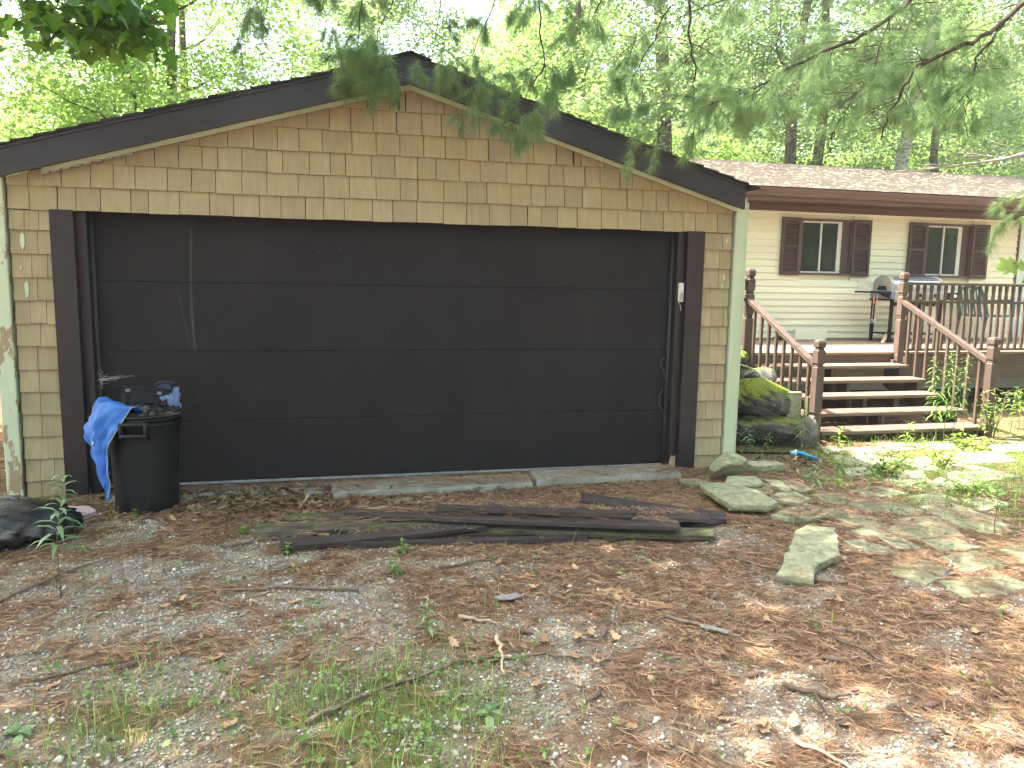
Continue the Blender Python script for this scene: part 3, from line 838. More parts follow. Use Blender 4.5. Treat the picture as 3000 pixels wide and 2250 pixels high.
stairs = thing('stairs', (5.5, 1.5, 0), 'open brown wooden stairs with five worn treads up to the deck', 'stairs')
RUN, RISE, SY = .318, .14, .735
SXL, SXR = 4.46, 6.56
for k in range(5):
    z = RISE*(k+1); y0 = SY+k*RUN
    xr = SXR+.04 if k == 1 else (SXR-.06 if k == 2 else SXR)
    m = MB(); m.bbox(SXL+R.uniform(-.02, .02), xr, y0, y0+.285, z-.042, z, .006); m.build('tread', M['tread'], stairs)
    for x in (5.42+k*.02,):
        MB().bbox(x, x+.045, y0+.06, y0+.1, z-.042-.098, z-.043, .002).build('tread_support', M['deckbrown'], stairs)
for x in (SXL+.02, SXR-.1, 5.47):
    poly = [(SY+.05, -.05), (SY+.05, .09)]
    for k in range(5): poly += [(SY+.05+k*RUN, RISE*(k+1)-.044), (SY+.05+(k+1)*RUN, RISE*(k+1)-.044)] if k else [(SY+.05+RUN, RISE-.046)]
    poly += [(DY-.005, .69), (DY-.005, .45), (SY+.35, -.05)]
    poly2 = [(SY+.04, -.05)]
    for k in range(5): poly2 += [(SY+.04+k*RUN, RISE*(k+1)-.044), (SY+.04+(k+1)*RUN-.002, RISE*(k+1)-.044)]
    poly2 = [p for p in poly2 if p[0] < DY-.01]+[(DY-.006, RISE*5-.044), (DY-.006, .4), (SY+.4, -.05)]
    MB().prismx(poly2, x, x+.04).build('stringer', M['deckbrown'], stairs)
newel(4.37, SY+.02, -.05, 1.125, stairs, low=.33); newel(6.57, SY+.02, -.05, 1.15, stairs, low=.33)
for x, zt, zl in ((4.40, 1.49, .845), (6.6, 1.50, .87)):
    a = Vector((x+.0, DY-.09, zt)); c = Vector((x-.03, SY+.066, zl))
    MB().beam(a, c, .075, .042).build('handrail', M['deckbrown'], stairs)
    for q in range(8):
        t = (q+.9)/8.6; p = a.lerp(c, t)
        step = max(0, min(4, int((p.y-SY)/RUN)))
        zb_ = RISE*(step+1)+.001
        MB().bbox(p.x-.016, p.x+.016, p.y-.016, p.y+.016, zb_-.16 if x < 5 else zb_-.02, p.z-.022, .002).build('baluster', M['deckbrown'], stairs)
# ------------------------------------------------------------------ things on the ground
def stone_mb(poly, zt, th, jit=.008, tilt=(0, 0), seg=.07, seed=0):
    rr = random.Random(seed)
    out = []
    n = len(poly)
    for i in range(n):
        a = Vector(poly[i]); c = Vector(poly[(i+1) % n]); k = max(1, int((c-a).length/seg))
        for q in range(k):
            p = a.lerp(c, q/k); out.append((p.x+rr.uniform(-jit, jit), p.y+rr.uniform(-jit, jit)))
    ar = sum(out[i][0]*out[(i+1) % len(out)][1]-out[(i+1) % len(out)][0]*out[i][1] for i in range(len(out)))
    if ar < 0: out = out[::-1]
    cx = sum(p[0] for p in out)/len(out); cy = sum(p[1] for p in out)/len(out)
    n = len(out); vs = []
    def ring(ins, z, nz):
        for x, y in out:
            d = math.hypot(x-cx, y-cy) or 1
            xx = x-(x-cx)/d*ins; yy = y-(y-cy)/d*ins
            vs.append((xx, yy, z+tilt[0]*(xx-cx)+tilt[1]*(yy-cy)+rr.uniform(-nz, nz)))
    ring(.012, zt-th, 0); ring(.0, zt-th*.6, .004); ring(-.001, zt-th*.12, .004); ring(.003, zt, .003)
    ring(.06, zt+.001, .005)
    fs = [tuple(range(n-1, -1, -1))]
    for r in range(4):
        for i in range(n):
            j = (i+1) % n; fs.append((r*n+i, r*n+j, r*n+n+j, r*n+n+i))
    vs.append((cx, cy, zt+.003)); fs += [(4*n+i, 4*n+(i+1) % n, 5*n) for i in range(n)]
    m = MB(); m.add(vs, fs); return m

# concrete apron in front of the door
for nm, poly, zt, lab in (('concrete_slab', [(-.64, -.12), (1.0, -.10), (.98, -.38), (.2, -.41), (-.62, -.43)], .036, 'long concrete apron slab in front of the middle of the garage door'),
                          ('concrete_slab', [(1.04, -.06), (2.34, -.05), (2.32, -.34), (1.02, -.36)], .05, 'raised concrete apron slab at the right end of the garage door'),
                          ('concrete_slab', [(-2.3, -.1), (-.68, -.1), (-.7, -.34), (-1.4, -.36), (-2.3, -.33)], -.003, 'sunken apron slab half covered by leaves beside the trash can')):
    o = stone_mb(poly, zt, .12, .008, (0, .02), .09, len(poly)).build(nm, M['concrete'], None); tag(o, lab, 'concrete slab')

# flagstone path
path = thing('flagstone_path', (3.5, -1, 0)); tag(path, kind='structure')
PST = [
 [(2.89, -1.46), (3.05, -1.44), (3.2, -1.66), (3.09, -1.83), (2.95, -1.78)], [(3.16, -1.28), (3.57, -1.25), (3.72, -1.52), (3.58, -1.62), (3.31, -1.49)],
 [(3.12, -1.95), (3.42, -1.74), (3.7, -1.71), (3.52, -2.12), (3.36, -2.1), (3.22, -2.12)], [(3.78, -1.53), (4.07, -1.49), (4.12, -1.83), (3.99, -2.03), (3.87, -2.07), (3.74, -1.9)],
 [(2.82, -1.9), (3.02, -1.88), (3.04, -2.02), (2.88, -2.02)], [(2.66, -2.1), (2.8, -2.07), (2.86, -2.31), (2.69, -2.3)],
 [(2.73, -2.47), (2.93, -2.40), (2.92, -2.68), (2.67, -2.77), (2.6, -2.63)], [(2.77, -2.80), (2.97, -2.78), (3.03, -2.99), (2.73, -3.0)], [(3.03, -2.80), (3.18, -2.78), (3.22, -2.96), (3.07, -2.98)],
 [(4.3, -.55), (4.64, -.48), (4.44, -.79), (4.12, -.90), (4.08, -.72)], [(4.27, .24), (4.62, .27), (4.78, -.01), (4.38, -.21), (4.15, -.05)], [(4.84, -.04), (5.45, .04), (5.22, -.35), (4.75, -.39)],
 [(4.35, .62), (4.55, .65), (4.52, .44), (4.27, .38)], [(4.63, .53), (5.32, .58), (5.24, .33), (4.68, .30)], [(4.4, -.86), (4.74, -.7), (4.76, -.98), (4.33, -1.06)],
 [(3.97, -1.17), (4.24, -1.12), (4.21, -1.37), (3.89, -1.41)], [(4.01, -.26), (4.2, -.29), (4.1, -.5), (3.87, -.52)], [(3.15, -1.06), (3.38, -1.05), (3.37, -1.2), (3.11, -1.22)],
 [(4.27, -1.38), (4.5, -1.37), (4.5, -1.56), (4.19, -1.64)], [(2.94, -2.08), (3.08, -2.12), (3.07, -2.28), (2.92, -2.26)], [(3.21, -2.18), (3.45, -2.16), (3.44, -2.34), (3.17, -2.36)],
 [(3.09, -2.48), (3.34, -2.44), (3.32, -2.64), (3.06, -2.68)], [(5.4, .55), (5.95, .6), (6.0, .3), (5.45, .28)], [(5.55, .2), (6.1, .15), (5.9, -.25), (5.4, -.2)],
 [(6.1, .45), (6.7, .5), (6.75, .15), (6.2, .1)], [(4.85, -.45), (5.3, -.42), (5.35, -.8), (4.9, -.85)], [(3.55, -.98), (3.9, -.9), (3.95, -1.12), (3.6, -1.18)], [(3.6, -2.4), (3.95, -2.3), (4.05, -2.6), (3.65, -2.7)]]
for i, p in enumerate(PST):
    cx = sum(q[0] for q in p)/len(p); cy = sum(q[1] for q in p)/len(p)
    p = [(cx+(q[0]-cx)*1.16, cy+(q[1]-cy)*1.2) for q in p]
    stone_mb(p, float(gz(cx, cy))+.007+R.uniform(0, .01), .05, .014, (R.uniform(-.03, .03), R.uniform(-.03, .03)), .06, i).build('flagstone', M['flag'], path)

LOOSE = [([(1.82, -2.62), (2.37, -1.98), (2.5, -1.89), (2.65, -1.99), (2.37, -2.42), (2.14, -2.52), (1.98, -2.72)], .075, .055, (.0, .03), 'large pale flagstone lying loose on the gravel with a notched corner'),
 ([(2.24, -.84), (2.52, -.82), (2.6, -1.08), (2.58, -1.43), (2.45, -1.49), (2.2, -1.40), (2.22, -1.1)], .085, .05, (.02, .0), 'wide pale flagstone slab beside the pile of brown boards'),
 ([(2.49, -.73), (2.73, -.66), (2.86, -.80), (2.78, -1.05), (2.62, -1.12), (2.45, -.87)], .055, .045, (.01, -.01), 'flat flagstone at the bottom of the stack by the garage corner'),
 ([(2.56, -.68), (2.81, -.71), (2.76, -.92), (2.58, -.95), (2.47, -.84)], .098, .036, (.02, .02), 'upper flagstone of the stack in front of the round stone'),
 ([(2.88, -.68), (3.0, -.76), (2.95, -1.04), (2.84, -1.1), (2.88, -.9)], .06, .05, (.05, 0), 'narrow flagstone leaning at the right of the stack'),
 ([(3.04, -.66), (3.2, -.78), (3.15, -1.0), (3.03, -1.03), (3.02, -.86)], .04, .04, (0, 0), 'thin flagstone lying beyond the stack towards the path'),
 ([(2.70, -1.12), (2.93, -1.1), (2.96, -1.27), (2.82, -1.35), (2.66, -1.24)], .055, .045, (0, .05), 'small dark flagstone between the slab and the path'),
 ([(2.62, -1.48), (2.84, -1.40), (2.86, -1.62), (2.74, -1.7), (2.5, -1.68), (2.42, -1.6)], .05, .045, (0, .02), 'chipped flagstone below the wide slab at the start of the path'),
 ([(2.95, -.12), (3.3, -.16), (3.36, -.3), (3.06, -.34)], .075, .07, (0, 0), 'squared dark stone block beside the foot of the garage corner'),
 ([(2.22, -.52), (2.40, -.56), (2.42, -.68), (2.24, -.7)], .05, .045, (0, 0), 'small squarish stone beside the garage door casing')]
for i, (p, zt, th, tl, lab) in enumerate(LOOSE):
    cx = sum(q[0] for q in p)/len(p); cy = sum(q[1] for q in p)/len(p)
    o = stone_mb(p, zt+float(gz(cx, cy)), th, .01, tl, .07, 100+i).build('flagstone' if i < 8 else 'stone_block', M['flag'], None); tag(o, lab, 'flagstone' if i < 8 else 'stone')

def rock(name, c, r, mat, seed, amp=.22, f=1.6, flat=None, sub=5, rotz=0, tiltx=0):
    import bmesh
    bm = bmesh.new(); bmesh.ops.create_icosphere(bm, subdivisions=sub, radius=1)
    P = np.array([v.co[:] for v in bm.verts])
    d = 1+amp*1.3*n3(P*1.0+seed*3.1, f, seed)+amp*.7*n3(P+seed, f*3.2, seed+3)+amp*.3*n3(P+seed, f*8, seed+9)
    P = P*d[:, None]
    # break off some facets
    rr = np.random.default_rng(seed)
    for k in range(11):
        nrm = unit(rr.normal(size=3)); h = rr.uniform(.62, .9)
        q = P@nrm; P = P-np.clip(q-h, 0, None)[:, None]*nrm*.8
    P = P*np.array(r)
    ca, sa = math.cos(tiltx), math.sin(tiltx); P = np.stack([P[:, 0], P[:, 1]*ca-P[:, 2]*sa, P[:, 1]*sa+P[:, 2]*ca], -1)
    ca, sa = math.cos(rotz), math.sin(rotz); P = np.stack([P[:, 0]*ca-P[:, 1]*sa, P[:, 0]*sa+P[:, 1]*ca, P[:, 2]], -1)
    me = bpy.data.meshes.new(name)
    for v, p in zip(bm.verts, P): v.co = p
    bm.to_mesh(me); bm.free()
    me.polygons.foreach_set('use_smooth', np.ones(len(me.polygons), dtype=bool))
    me.materials.append(mat)
    o = link(bpy.data.objects.new(name, me)); o.location = c
    return o
tag(rock('boulder', (3.92, 1.14, .45), (.4, .36, .26), M['mossrock'], 3, .25), 'big boulder covered in bright green moss beside the stairs', 'boulder')
tag(rock('boulder', (3.9, 1.0, .08), (.58, .44, .22), M['darkrock'], 5, .25), 'dark boulder lowest of the pile under the mossy one', 'boulder')
tag(rock('boulder', (3.86, 1.75, .82), (.24, .22, .14), M['mossrock'], 8, .2), 'small grey boulder with a moss cap on top of the pile', 'boulder')
tag(rock('boulder', (3.62, 1.3, .72), (.16, .15, .16), M['greyrock'], 12, .2), 'rough grey rock wedged between the garage and the mossy boulder', 'boulder')
tag(rock('boulder', (3.98, 1.78, .52), (.5, .4, .3), M['darkrock'], 14, .2), 'dark boulder at the back of the pile behind the mossy one', 'boulder')
tag(rock('boulder', (4.2, .66, .14), (.13, .11, .21), M['greyrock'], 19, .2, tiltx=.3), 'grey rock leaning at the front of the pile near the newel post', 'boulder')
tag(rock('boulder', (4.1, 1.4, .66), (.22, .14, .1), M['greyrock'], 23, .2), 'pale flat rock lying on the back of the mossy boulder', 'boulder')
o = rock('round_stone', (2.71, -.45, .15), (.19, .11, .105), M['flag'], 31, .16, rotz=.12); tag(o, 'short rounded log-shaped stone on the flagstones at the garage corner', 'stone')
o = MB().bbox(4.16, 4.335, .95, 1.0, .0, .54, .006).build('slab_panel', M['flag'], None); tag(o, 'upright yellowish panel between the boulders and the stair newel', 'panel')
o = MB().bbox(4.345, 4.43, .86, .9, -.02, .5, .005).build('wooden_stake', M['rotboard'], None); tag(o, 'dark upright plank against the lower left newel post', 'plank')

# pile of brown boards
def board(a, c, w, th, mat, label, roll=0, sag=0, seed=0, rag=.02):
    rr = random.Random(seed); a = Vector(a); c = Vector(c); d = (c-a); Ln = d.length; d.normalize()
    sd = Vector((-d.y, d.x, 0)); upv = d.cross(sd)*-1 if d.cross(sd).z < 0 else d.cross(sd)
    sd2 = sd*math.cos(roll)+upv*math.sin(roll); up2 = upv*math.cos(roll)-sd*math.sin(roll)
    n = 14; m = MB(); vs = []
    for i in range(n+1):
        t = i/n; p = a.lerp(c, t)+Vector((0, 0, -sag*math.sin(math.pi*t)))
        e = rag if i in (0, n) else rag*.18
        for q, (u, v) in enumerate(((-.5, 0), (.5, 0), (.5, 1), (.46, 1.0), (-.46, 1.0), (-.5, 1))):
            vs.append(p+sd2*(u*w+rr.uniform(-e, e)*.4)+up2*(v*th-(th*.12 if q in (2, 5) else 0))+d*(rr.uniform(-e, e)))
    fs = [tuple(range(5, -1, -1)), tuple(n*6+j for j in range(6))]
    for i in range(n):
        for j in range(6):
            k = (j+1) % 6; fs.append((i*6+j, i*6+k, i*6+6+k, i*6+6+j))
    m.add(vs, fs)
    o = m.build('wooden_board', mat, None); tag(o, label, 'board', 'old boards piled on the driveway'); return o
BP = [((-.55, -1.57, .004), (1.0, -1.73, .006), .06, .03, 'board', 'narrow brown board at the very front of the board pile', 0),
 ((-.94, -1.56, .02), (.36, -1.50, .06), .1, .032, 'board', 'brown board whose left end sticks out furthest at the front', .18),
 ((-.54, -1.24, .115), (1.58, -1.86, .098), .13, .028, 'board', 'longest brown board lying slantwise on top of the pile', .05),
 ((.06, -1.38, .158), (1.34, -1.73, .15), .085, .026, 'board', 'short brown board topmost on the middle of the pile', -.08),
 ((-1.13, -1.20, .01), (-.10, -1.36, .05), .16, .034, 'rotboard', 'rotten mossy board at the left end of the pile', .1),
 ((.42, -1.12, .07), (1.86, -1.70, .085), .19, .026, 'board', 'wide brown board lying flat at the back of the pile', -.06),
 ((1.16, -1.14, .1), (2.07, -1.55, .03), .17, .026, 'board', 'brown board at the right back end beside the pale slab', .04),
 ((.28, -1.46, .034), (1.78, -1.88, .03), .12, .034, 'rotboard', 'dark decayed board underneath the right half of the pile', .1),
 ((-.94, -.95, .004), (-.20, -1.08, .05), .12, .03, 'rotboard', 'short crumbling board behind the left end of the pile', -.1),
 ((-.72, -1.34, .045), (.42, -1.44, .082), .12, .03, 'rotboard', 'split mossy board in the middle layer of the pile', .12),
 ((1.1, -1.78, .004), (2.04, -1.58, .02), .09, .028, 'board', 'short brown offcut under the right end of the longest board', .1),
 ((.1, -1.20, .004), (1.75, -1.46, .01), .2, .03, 'rotboard', 'damp dark board at the bottom of the pile towards the garage', 0),
 ((-.3, -1.42, .004), (1.3, -1.60, .006), .15, .03, 'board', 'brown board lying on the ground under the middle of the pile', 0),
 ((-.5, -1.14, .06), (.9, -1.26, .075), .1, .03, 'rotboard', 'mossy board on the rear edge of the pile behind the longest one', .15)]
for i, (a, c, w, th, mt_, lab, ro) in enumerate(BP): board(a, c, w, th, M[mt_], lab, roll=ro, seed=i+1, sag=.004, rag=.05 if mt_ == 'rotboard' else .025)

# broom
bro = thing('broom', (3.6, .3, 0), 'broom with black handle and bright blue bristles lying by the boulders', 'broom')
MB().tube([(3.2, .42, .035), (3.5, .33, .035), (3.78, .25, .04)], .012, 8).build('handle', M['black'], bro, True)
MB().tube([(3.77, .253, .042), (3.80, .243, .045), (3.825, .235, .045)], [.014, .024, .04], 8).build('ferrule', M['bluecap'], bro, True)
nB = 420; t = RNG.random(nB)*2-1; s = RNG.random(nB)
p0 = np.stack([3.82+t*.01, .236+t*.035, .045+(s-.5)*.03], -1)
p1 = p0+np.stack([.12+.012*RNG.random(nB)-np.abs(t)*.01, -.08+t*.11, -.02-(RNG.random(nB))*.02], -1)
sd = np.array([0.002, .006, 0])
V = np.stack([p0-sd*.6, p0+sd*.6, p1+sd, p1-sd], 1)
mass('bristles', V, [(0, 1, 2, 3)], M['broomblue'], parent=bro, off=(3.6, .3, 0))

# trash can
can = thing('trash_can', (-1.94, -.42, 0), 'black plastic trash can overflowing in front of the garage door', 'trash can')
cc = (-1.94, -.42, 0)
MB().lathe([(.205, -.01), (.212, .02), (.214, .1), (.222, .3), (.232, .52), (.24, .6), (.245, .62), (.245, .66), (.232, .66), (.226, .5), (.2, .1), (0, .08)], cc, 40, cap1=False).build('body', M['canplastic'], can, True)
for z in (.635, .67, .695):
    r0 = .247 if z < .69 else .256
    MB().lathe([(r0-.012, z-.012), (r0+.004, z-.012), (r0+.012, z-.004), (r0+.012, z+.006), (r0+.003, z+.013), (r0-.012, z+.013)], cc, 40, cap0=False, cap1=False).build('rim_band', M['canplastic'], can, True)
for ang in (-92, 88):
    a = math.radians(ang); d = Vector((math.cos(a), math.sin(a), 0)); s_ = Vector((-d.y, d.x, 0)); c0 = Vector(cc)
    h = MB()
    for q in (-1, 1): h.tube([c0+d*.235+s_*.085*q+Vector((0, 0, .55)), c0+d*.285+s_*.08*q+Vector((0, 0, .57)), c0+d*.295+s_*.08*q+Vector((0, 0, .64)), c0+d*.25+s_*.085*q+Vector((0, 0, .67))], .014, 8)
    h.tube([c0+d*.289+s_*.085*k+Vector((0, 0, .575)) for k in (-1, 0, 1)], .017, 8)
    h.obox(c0+d*.27+Vector((0, 0, .655)), s_*.09, d*.03, Vector((0, 0, .012)))
    h.build('handle', M['canplastic'], can, True)
    MB().obox(c0+d*.214+Vector((0, 0, .06)), s_*.06, d*.008, Vector((0, 0, .03))).build('foot_grip', M['canplastic'], can)

# black case in the can
case = thing('plastic_case', (-1.92, -.46, .6), 'black plastic case with grey latches standing in the trash can', 'case')
ax = Vector((.15, .02, -.02)); up_ = Vector((.016, .045, .095)); dp = Vector((0, .05, -.022))
MB().obox(Vector((-1.93, -.44, .745)), ax, dp, up_).build('case_body', M['black'], case)
MB().obox(Vector((-1.93, -.44, .745))+up_*1.08, ax*1.05, dp*1.1, up_*.1).build('case_rim', M['black'], case)
for q in (-.72, .62):
    MB().obox(Vector((-1.93, -.44, .745))+ax*q-dp*1.12+up_*.82, ax*.09, dp*.14, up_*.1).build('latch', pmat('latch_grey', (.16, .16, .16), rough=.5, rand=0), case)
    MB().obox(Vector((-1.93, -.44, .745))+ax*q-dp*1.05-up_*.05, ax*.1, dp*.1, up_*.6).build('rib', M['black'], case)
MB().tube([(-2.05, -.5, .84), (-2.04, -.53, .76), (-1.99, -.55, .7), (-1.9, -.56, .69), (-1.82, -.55, .7)], .004, 6).build('strap', M['darkgrey'], case)
# blue cloth behind the case
o = rock('blue_cloth', (-1.79, -.36, .76), (.12, .08, .1), M['denim'], 41, .9, 2.0); tag(o, 'crumpled washed-blue cloth stuffed behind the black case in the can', 'cloth')
cap = thing('dark_pouch', (-1.80, -.36, .86), 'dark navy pouch lying on top of the blue cloth in the can', 'pouch')
MB().add([(-1.86, -.40, .85), (-1.75, -.40, .845), (-1.74, -.31, .86), (-1.85, -.31, .865), (-1.855, -.39, .9), (-1.76, -.39, .893), (-1.75, -.32, .905), (-1.845, -.32, .91)], [(3, 2, 1, 0), (4, 5, 6, 7), (0, 1, 5, 4), (1, 2, 6, 5), (2, 3, 7, 6), (3, 0, 4, 7)]).build('pouch_body', pmat('navy_cloth', (.03, .04, .075), rough=.7, rand=0), cap)
MB().tube([(-1.87, -.405, .86), (-1.84, -.41, .905), (-1.79, -.405, .915), (-1.74, -.40, .895)], .007, 6).build('zip_edge', M['darkgrey'], cap, True)

# blue tarp hanging over the rim
tarp = thing('tarp', (-2.05, -.6, 0), 'bright blue tarp draped over the left side of the trash can', 'tarp')
nu, nv = 40, 46; m = MB(); grid = []
rr = random.Random(5)
for j in range(nv+1):
    v = j/nv; row = []
    for i in range(nu+1):
        u = i/nu
        thl = 172+50*max(0, v-.35)**1.2*1.6; thr = 292-62*min(1, v*1.6)**.55-4*v
        th = math.radians(thl+(thr-thl)*u)
        zt = .785-.02*math.sin(u*7)+.02*(1-u)
        zb_ = .12 if True else 0
        low = .36+(.11-.36)*min(1, u*1.35)**1.0
        z = zt+(low-zt)*max(0, (v-.12)/.88)**1.0
        if v < .12:                                     # lip that tucks over the rim into the can
            k = v/.12; rad = .15+.115*k; z = .72+(zt-.72)*math.sin(k*math.pi/2)
        else:
            k = (v-.12)/.88
            rad = .275+.05*math.sin(min(1, k*1.15)*math.pi)*(1-.4*u)+.02*(1-u)
        fold = math.sin(u*11+v*3.2)*.018+math.sin(u*23-v*6+2*math.sin(v*7))*.01+.014*math.sin(u*5-v*9)+.01*abs(math.sin(u*9+v*7))
        rad += fold*min(1, v*4)*(1 if v > .1 else .4)+.006*math.sin(u*37+v*29)*min(1, v*3)
        row.append((cc[0]+rad*math.cos(th), cc[1]+rad*math.sin(th), z+.006*math.sin(u*19+v*13)))
    grid.append(row)
for row in grid: m.v += row
for j in range(nv):
    for i in range(nu):
        a = j*(nu+1)+i; m.f.append((a, a+nu+1, a+nu+2, a+1))
o = m.build('sheet', M['tarp'], tarp, True)
so = o.modifiers.new('thickness', 'SOLIDIFY'); so.thickness = .003
MB().tube([grid[j][nu] for j in range(4, nv+1, 2)], .0035, 5).build('hem', M['tarphem'], tarp, True)
pe = Vector(grid[24][22]); pn = Vector((pe.x-cc[0], pe.y-cc[1], 0)).normalized()
m = MB(); cs = [pe+pn*.006+(Vector((-pn.y, pn.x, 0))*math.cos(q*math.pi/6)+Vector((0, 0, 1))*math.sin(q*math.pi/6))*.013 for q in range(13)]
m.tube(cs, .004, 6, cap=False); m.build('grommet', M['steel'], tarp, True)

# rubbish bag and rag at the left edge
import bmesh
def lump(name, c, r, mat, seed, amp, folds, parent=None):
    bm = bmesh.new(); bmesh.ops.create_icosphere(bm, subdivisions=5, radius=1)
    P = np.array([v.co[:] for v in bm.verts])
    rad = 1+amp*n3(P+seed, 1.7, seed)+amp*.5*n3(P+seed, 4.5, seed+2)
    ang = np.arctan2(P[:, 1], P[:, 0]-.9)
    rad += folds*np.sin(ang*30+5*n3(P, 2, seed))*np.clip(P[:, 0]+.6, 0, 1)*.6+folds*.5*n3(P*np.array([1, 2.5, 2.5])+seed, 4, seed+4)
    P = P*rad[:, None]; P[:, 2] = np.maximum(P[:, 2], -.55)
    P = P*np.array(r)
    me = bpy.data.meshes.new(name)
    for v, p in zip(bm.verts, P): v.co = p
    bm.to_mesh(me); bm.free(); me.polygons.foreach_set('use_smooth', np.ones(len(me.polygons), dtype=bool)); me.materials.append(mat)
    o = link(bpy.data.objects.new(name, me), parent); o.location = c; return o
o = lump('rubbish_bag', (-2.70, -1.02, .08), (.46, .34, .15), M['bag'], 4, .2, .07); tag(o, 'shiny black rubbish bag lying at the left edge by the garage corner', 'bag')
m = lump('clear_film', (-2.72, -.86, .17), (.17, .12, .06), pmat('clear_plastic_film', (.12, .12, .13), (.02, .02, .022), .12, 14, rand=0, bscale=50, bstr=.8, spec=.8), 9, .4, .06); tag(m, 'crumpled translucent plastic on top of the black bag', 'plastic film')
o = lump('pink_rag', (-2.36, -.66, .035), (.12, .07, .05), M['pinkcloth'], 11, .35, .05); tag(o, 'faded pink rag on the ground next to the black bag', 'rag')

ln_ = lump('crumpled_liner', (0, 0, .68), (.225, .225, .1), M['bag'], 21, .5, .09, can)
# grill on the deck
gr = thing('grill', (7.95, 4.0, DZ), 'gas grill with stainless domed lid standing on the deck by the wall', 'grill')
gy0, gy1 = 3.72, 4.18; gx0, gx1 = 7.64, 8.56
arc = [(gy0+.02, 1.63)]+[((gy0+gy1)/2-.22*math.cos(math.pi*t/10), 1.65+.2*math.sin(math.pi*t/10)**.8) for t in range(1, 10)]+[(gy1-.02, 1.63)]
MB().prismx(arc[::-1], gx0+.045, gx1-.045).build('lid', M['steel'], gr, False)
for xa in (gx0, gx1-.043):
    MB().prismx([(y_, z_+(.012 if z_ > 1.64 else 0)) for y_, z_ in arc][::-1], xa, xa+.043).build('lid_end', M['grillend'], gr)
MB().prismx([(gy0+.12, 1.632), (gy0+.15, 1.7), (gy1-.15, 1.7), (gy1-.12, 1.632)][::-1], gx0-.006, gx0-.001).build('vent_recess', M['black'], gr)
MB().tube([(gx0+.15, gy0-.05, 1.7), (gx1-.15, gy0-.05, 1.7)], .012, 8).build('lid_handle', M['steel'], gr, True)
MB().bbox(gx0-.03, gx1+.03, gy0-.03, gy1, 1.5, 1.628, .01).build('firebox', M['shelf'], gr)
MB().bbox(gx0-.04, gx0+.02, gy0-.035, gy1+.01, 1.48, 1.5, .004).build('lower_band', M['black'], gr)
MB().bbox(gx0+.02, gx1-.02, gy0-.05, gy0-.031, 1.505, 1.625, .006).build('control_panel', M['steel'], gr)
for x in (7.8, 8.08, 8.36):
    m = MB(); m.tube([(x, gy0-.051, 1.565), (x, gy0-.08, 1.565)], [.027, .023], 12); m.build('knob', M['black'], gr, True)
MB().prismx([(gy0-.02, 1.59), (gy1-.02, 1.59), (gy1-.02, 1.615), (gy0-.02, 1.615)][::-1], gx0-.33, gx0-.032).build('side_shelf', M['black'], gr)
MB().prism([(gx0-.24, 1.588), (gx0-.035, 1.588), (gx0-.035, 1.51)], gy0+.02, gy0+.04).build('shelf_bracket', M['black'], gr)
sb = MB(); sb.prismx([(gy0-.02, 1.5), (gy1-.02, 1.5), (gy1-.02, 1.61), (gy0-.02, 1.61)][::-1], gx1+.032, gx1+.3); sb.build('side_burner', M['black'], gr)
m = MB(); m.tube([(gx1+.17, gy0-.021, 1.56), (gx1+.17, gy0-.05, 1.56)], [.03, .026], 12); m.build('knob', M['steel'], gr, True)
for x, y in ((gx0+.0, gy0), (gx0+.0, gy1-.05), (gx1-.05, gy0), (gx1-.05, gy1-.05)):
    MB().bbox(x, x+.045, y, y+.045, DZ+.002, 1.499, .004).build('leg', M['black'], gr)
MB().bbox(gx0+.05, gx1-.055, gy0+.01, gy1-.01, .96, .98, .004).build('bottom_shelf', M['black'], gr)
MB().bbox(gx0+.046, gx1-.052, gy0+.015, gy0+.03, 1.4, 1.46, .003).build('cross_bar', M['black'], gr)
MB().tube([(gx1-.04, gy0-.05, .93), (gx1-.04, gy0-.005, .93)], .09, 20).build('wheel', M['black'], gr, True)
MB().tube([(gx0+.2, gy0+.02, 1.4), (gx0+.19, gy0+.01, 1.3), (gx0+.21, gy0+.01, 1.2), (gx0+.2, gy0+.02, 1.12)], .014, 6).build('gas_hose', M['black'], gr, True)
for dx in (0, .055):
    ut = thing('grill_tool', (gx0-.325+dx, gy0-.01, 1.1), ('left' if dx == 0 else 'right')+' of two wooden-handled skewers hanging from the grill shelf', 'grill tool')
    x = gx0-.325+dx; yy = gy0-.012
    MB().tube([(x, yy, 1.585), (x+.006, yy, 1.56), (x, yy, 1.535)], .003, 5).build('hook', M['steel'], ut)
    MB().tube([(x, yy, 1.535), (x, yy, 1.50), (x, yy, 1.44), (x, yy, 1.41)], [.006, .011, .012, .007], 8).build('handle', M['wood'], ut, True)
    pts = [(x, yy, 1.41), (x-.008, yy, 1.2)]+[(x-.008+.02*math.sin(q*math.pi/4), yy, 1.17+.027*math.cos(q*math.pi/4)) for q in range(9)]
    MB().tube(pts, .0035, 5).build('shaft', M['steel'], ut)
o = board((7.45, 3.62, DZ+.004), (7.72, 3.86, DZ+.13), .05, .015, M['palestick'], 'short scrap of wood leaning at the grill legs on the deck', seed=31); o.name = 'wood_scrap'; o['category'] = 'wood scrap'; del o['group']
o = MB().bbox(6.42, 6.98, 4.3, 4.36, DZ+.003, DZ+.17, .005).build('loose_siding_piece', M['cream'], None); tag(o, 'loose cream panel leaning at the foot of the house wall', 'panel')
o = rock('rubbish_heap', (6.1, 4.25, DZ+.04), (.1, .05, .035), M['black'], 61, .4, 2.5, sub=3); tag(o, 'small heap of dark rubbish on the deck left of the cream panel', 'rubbish')
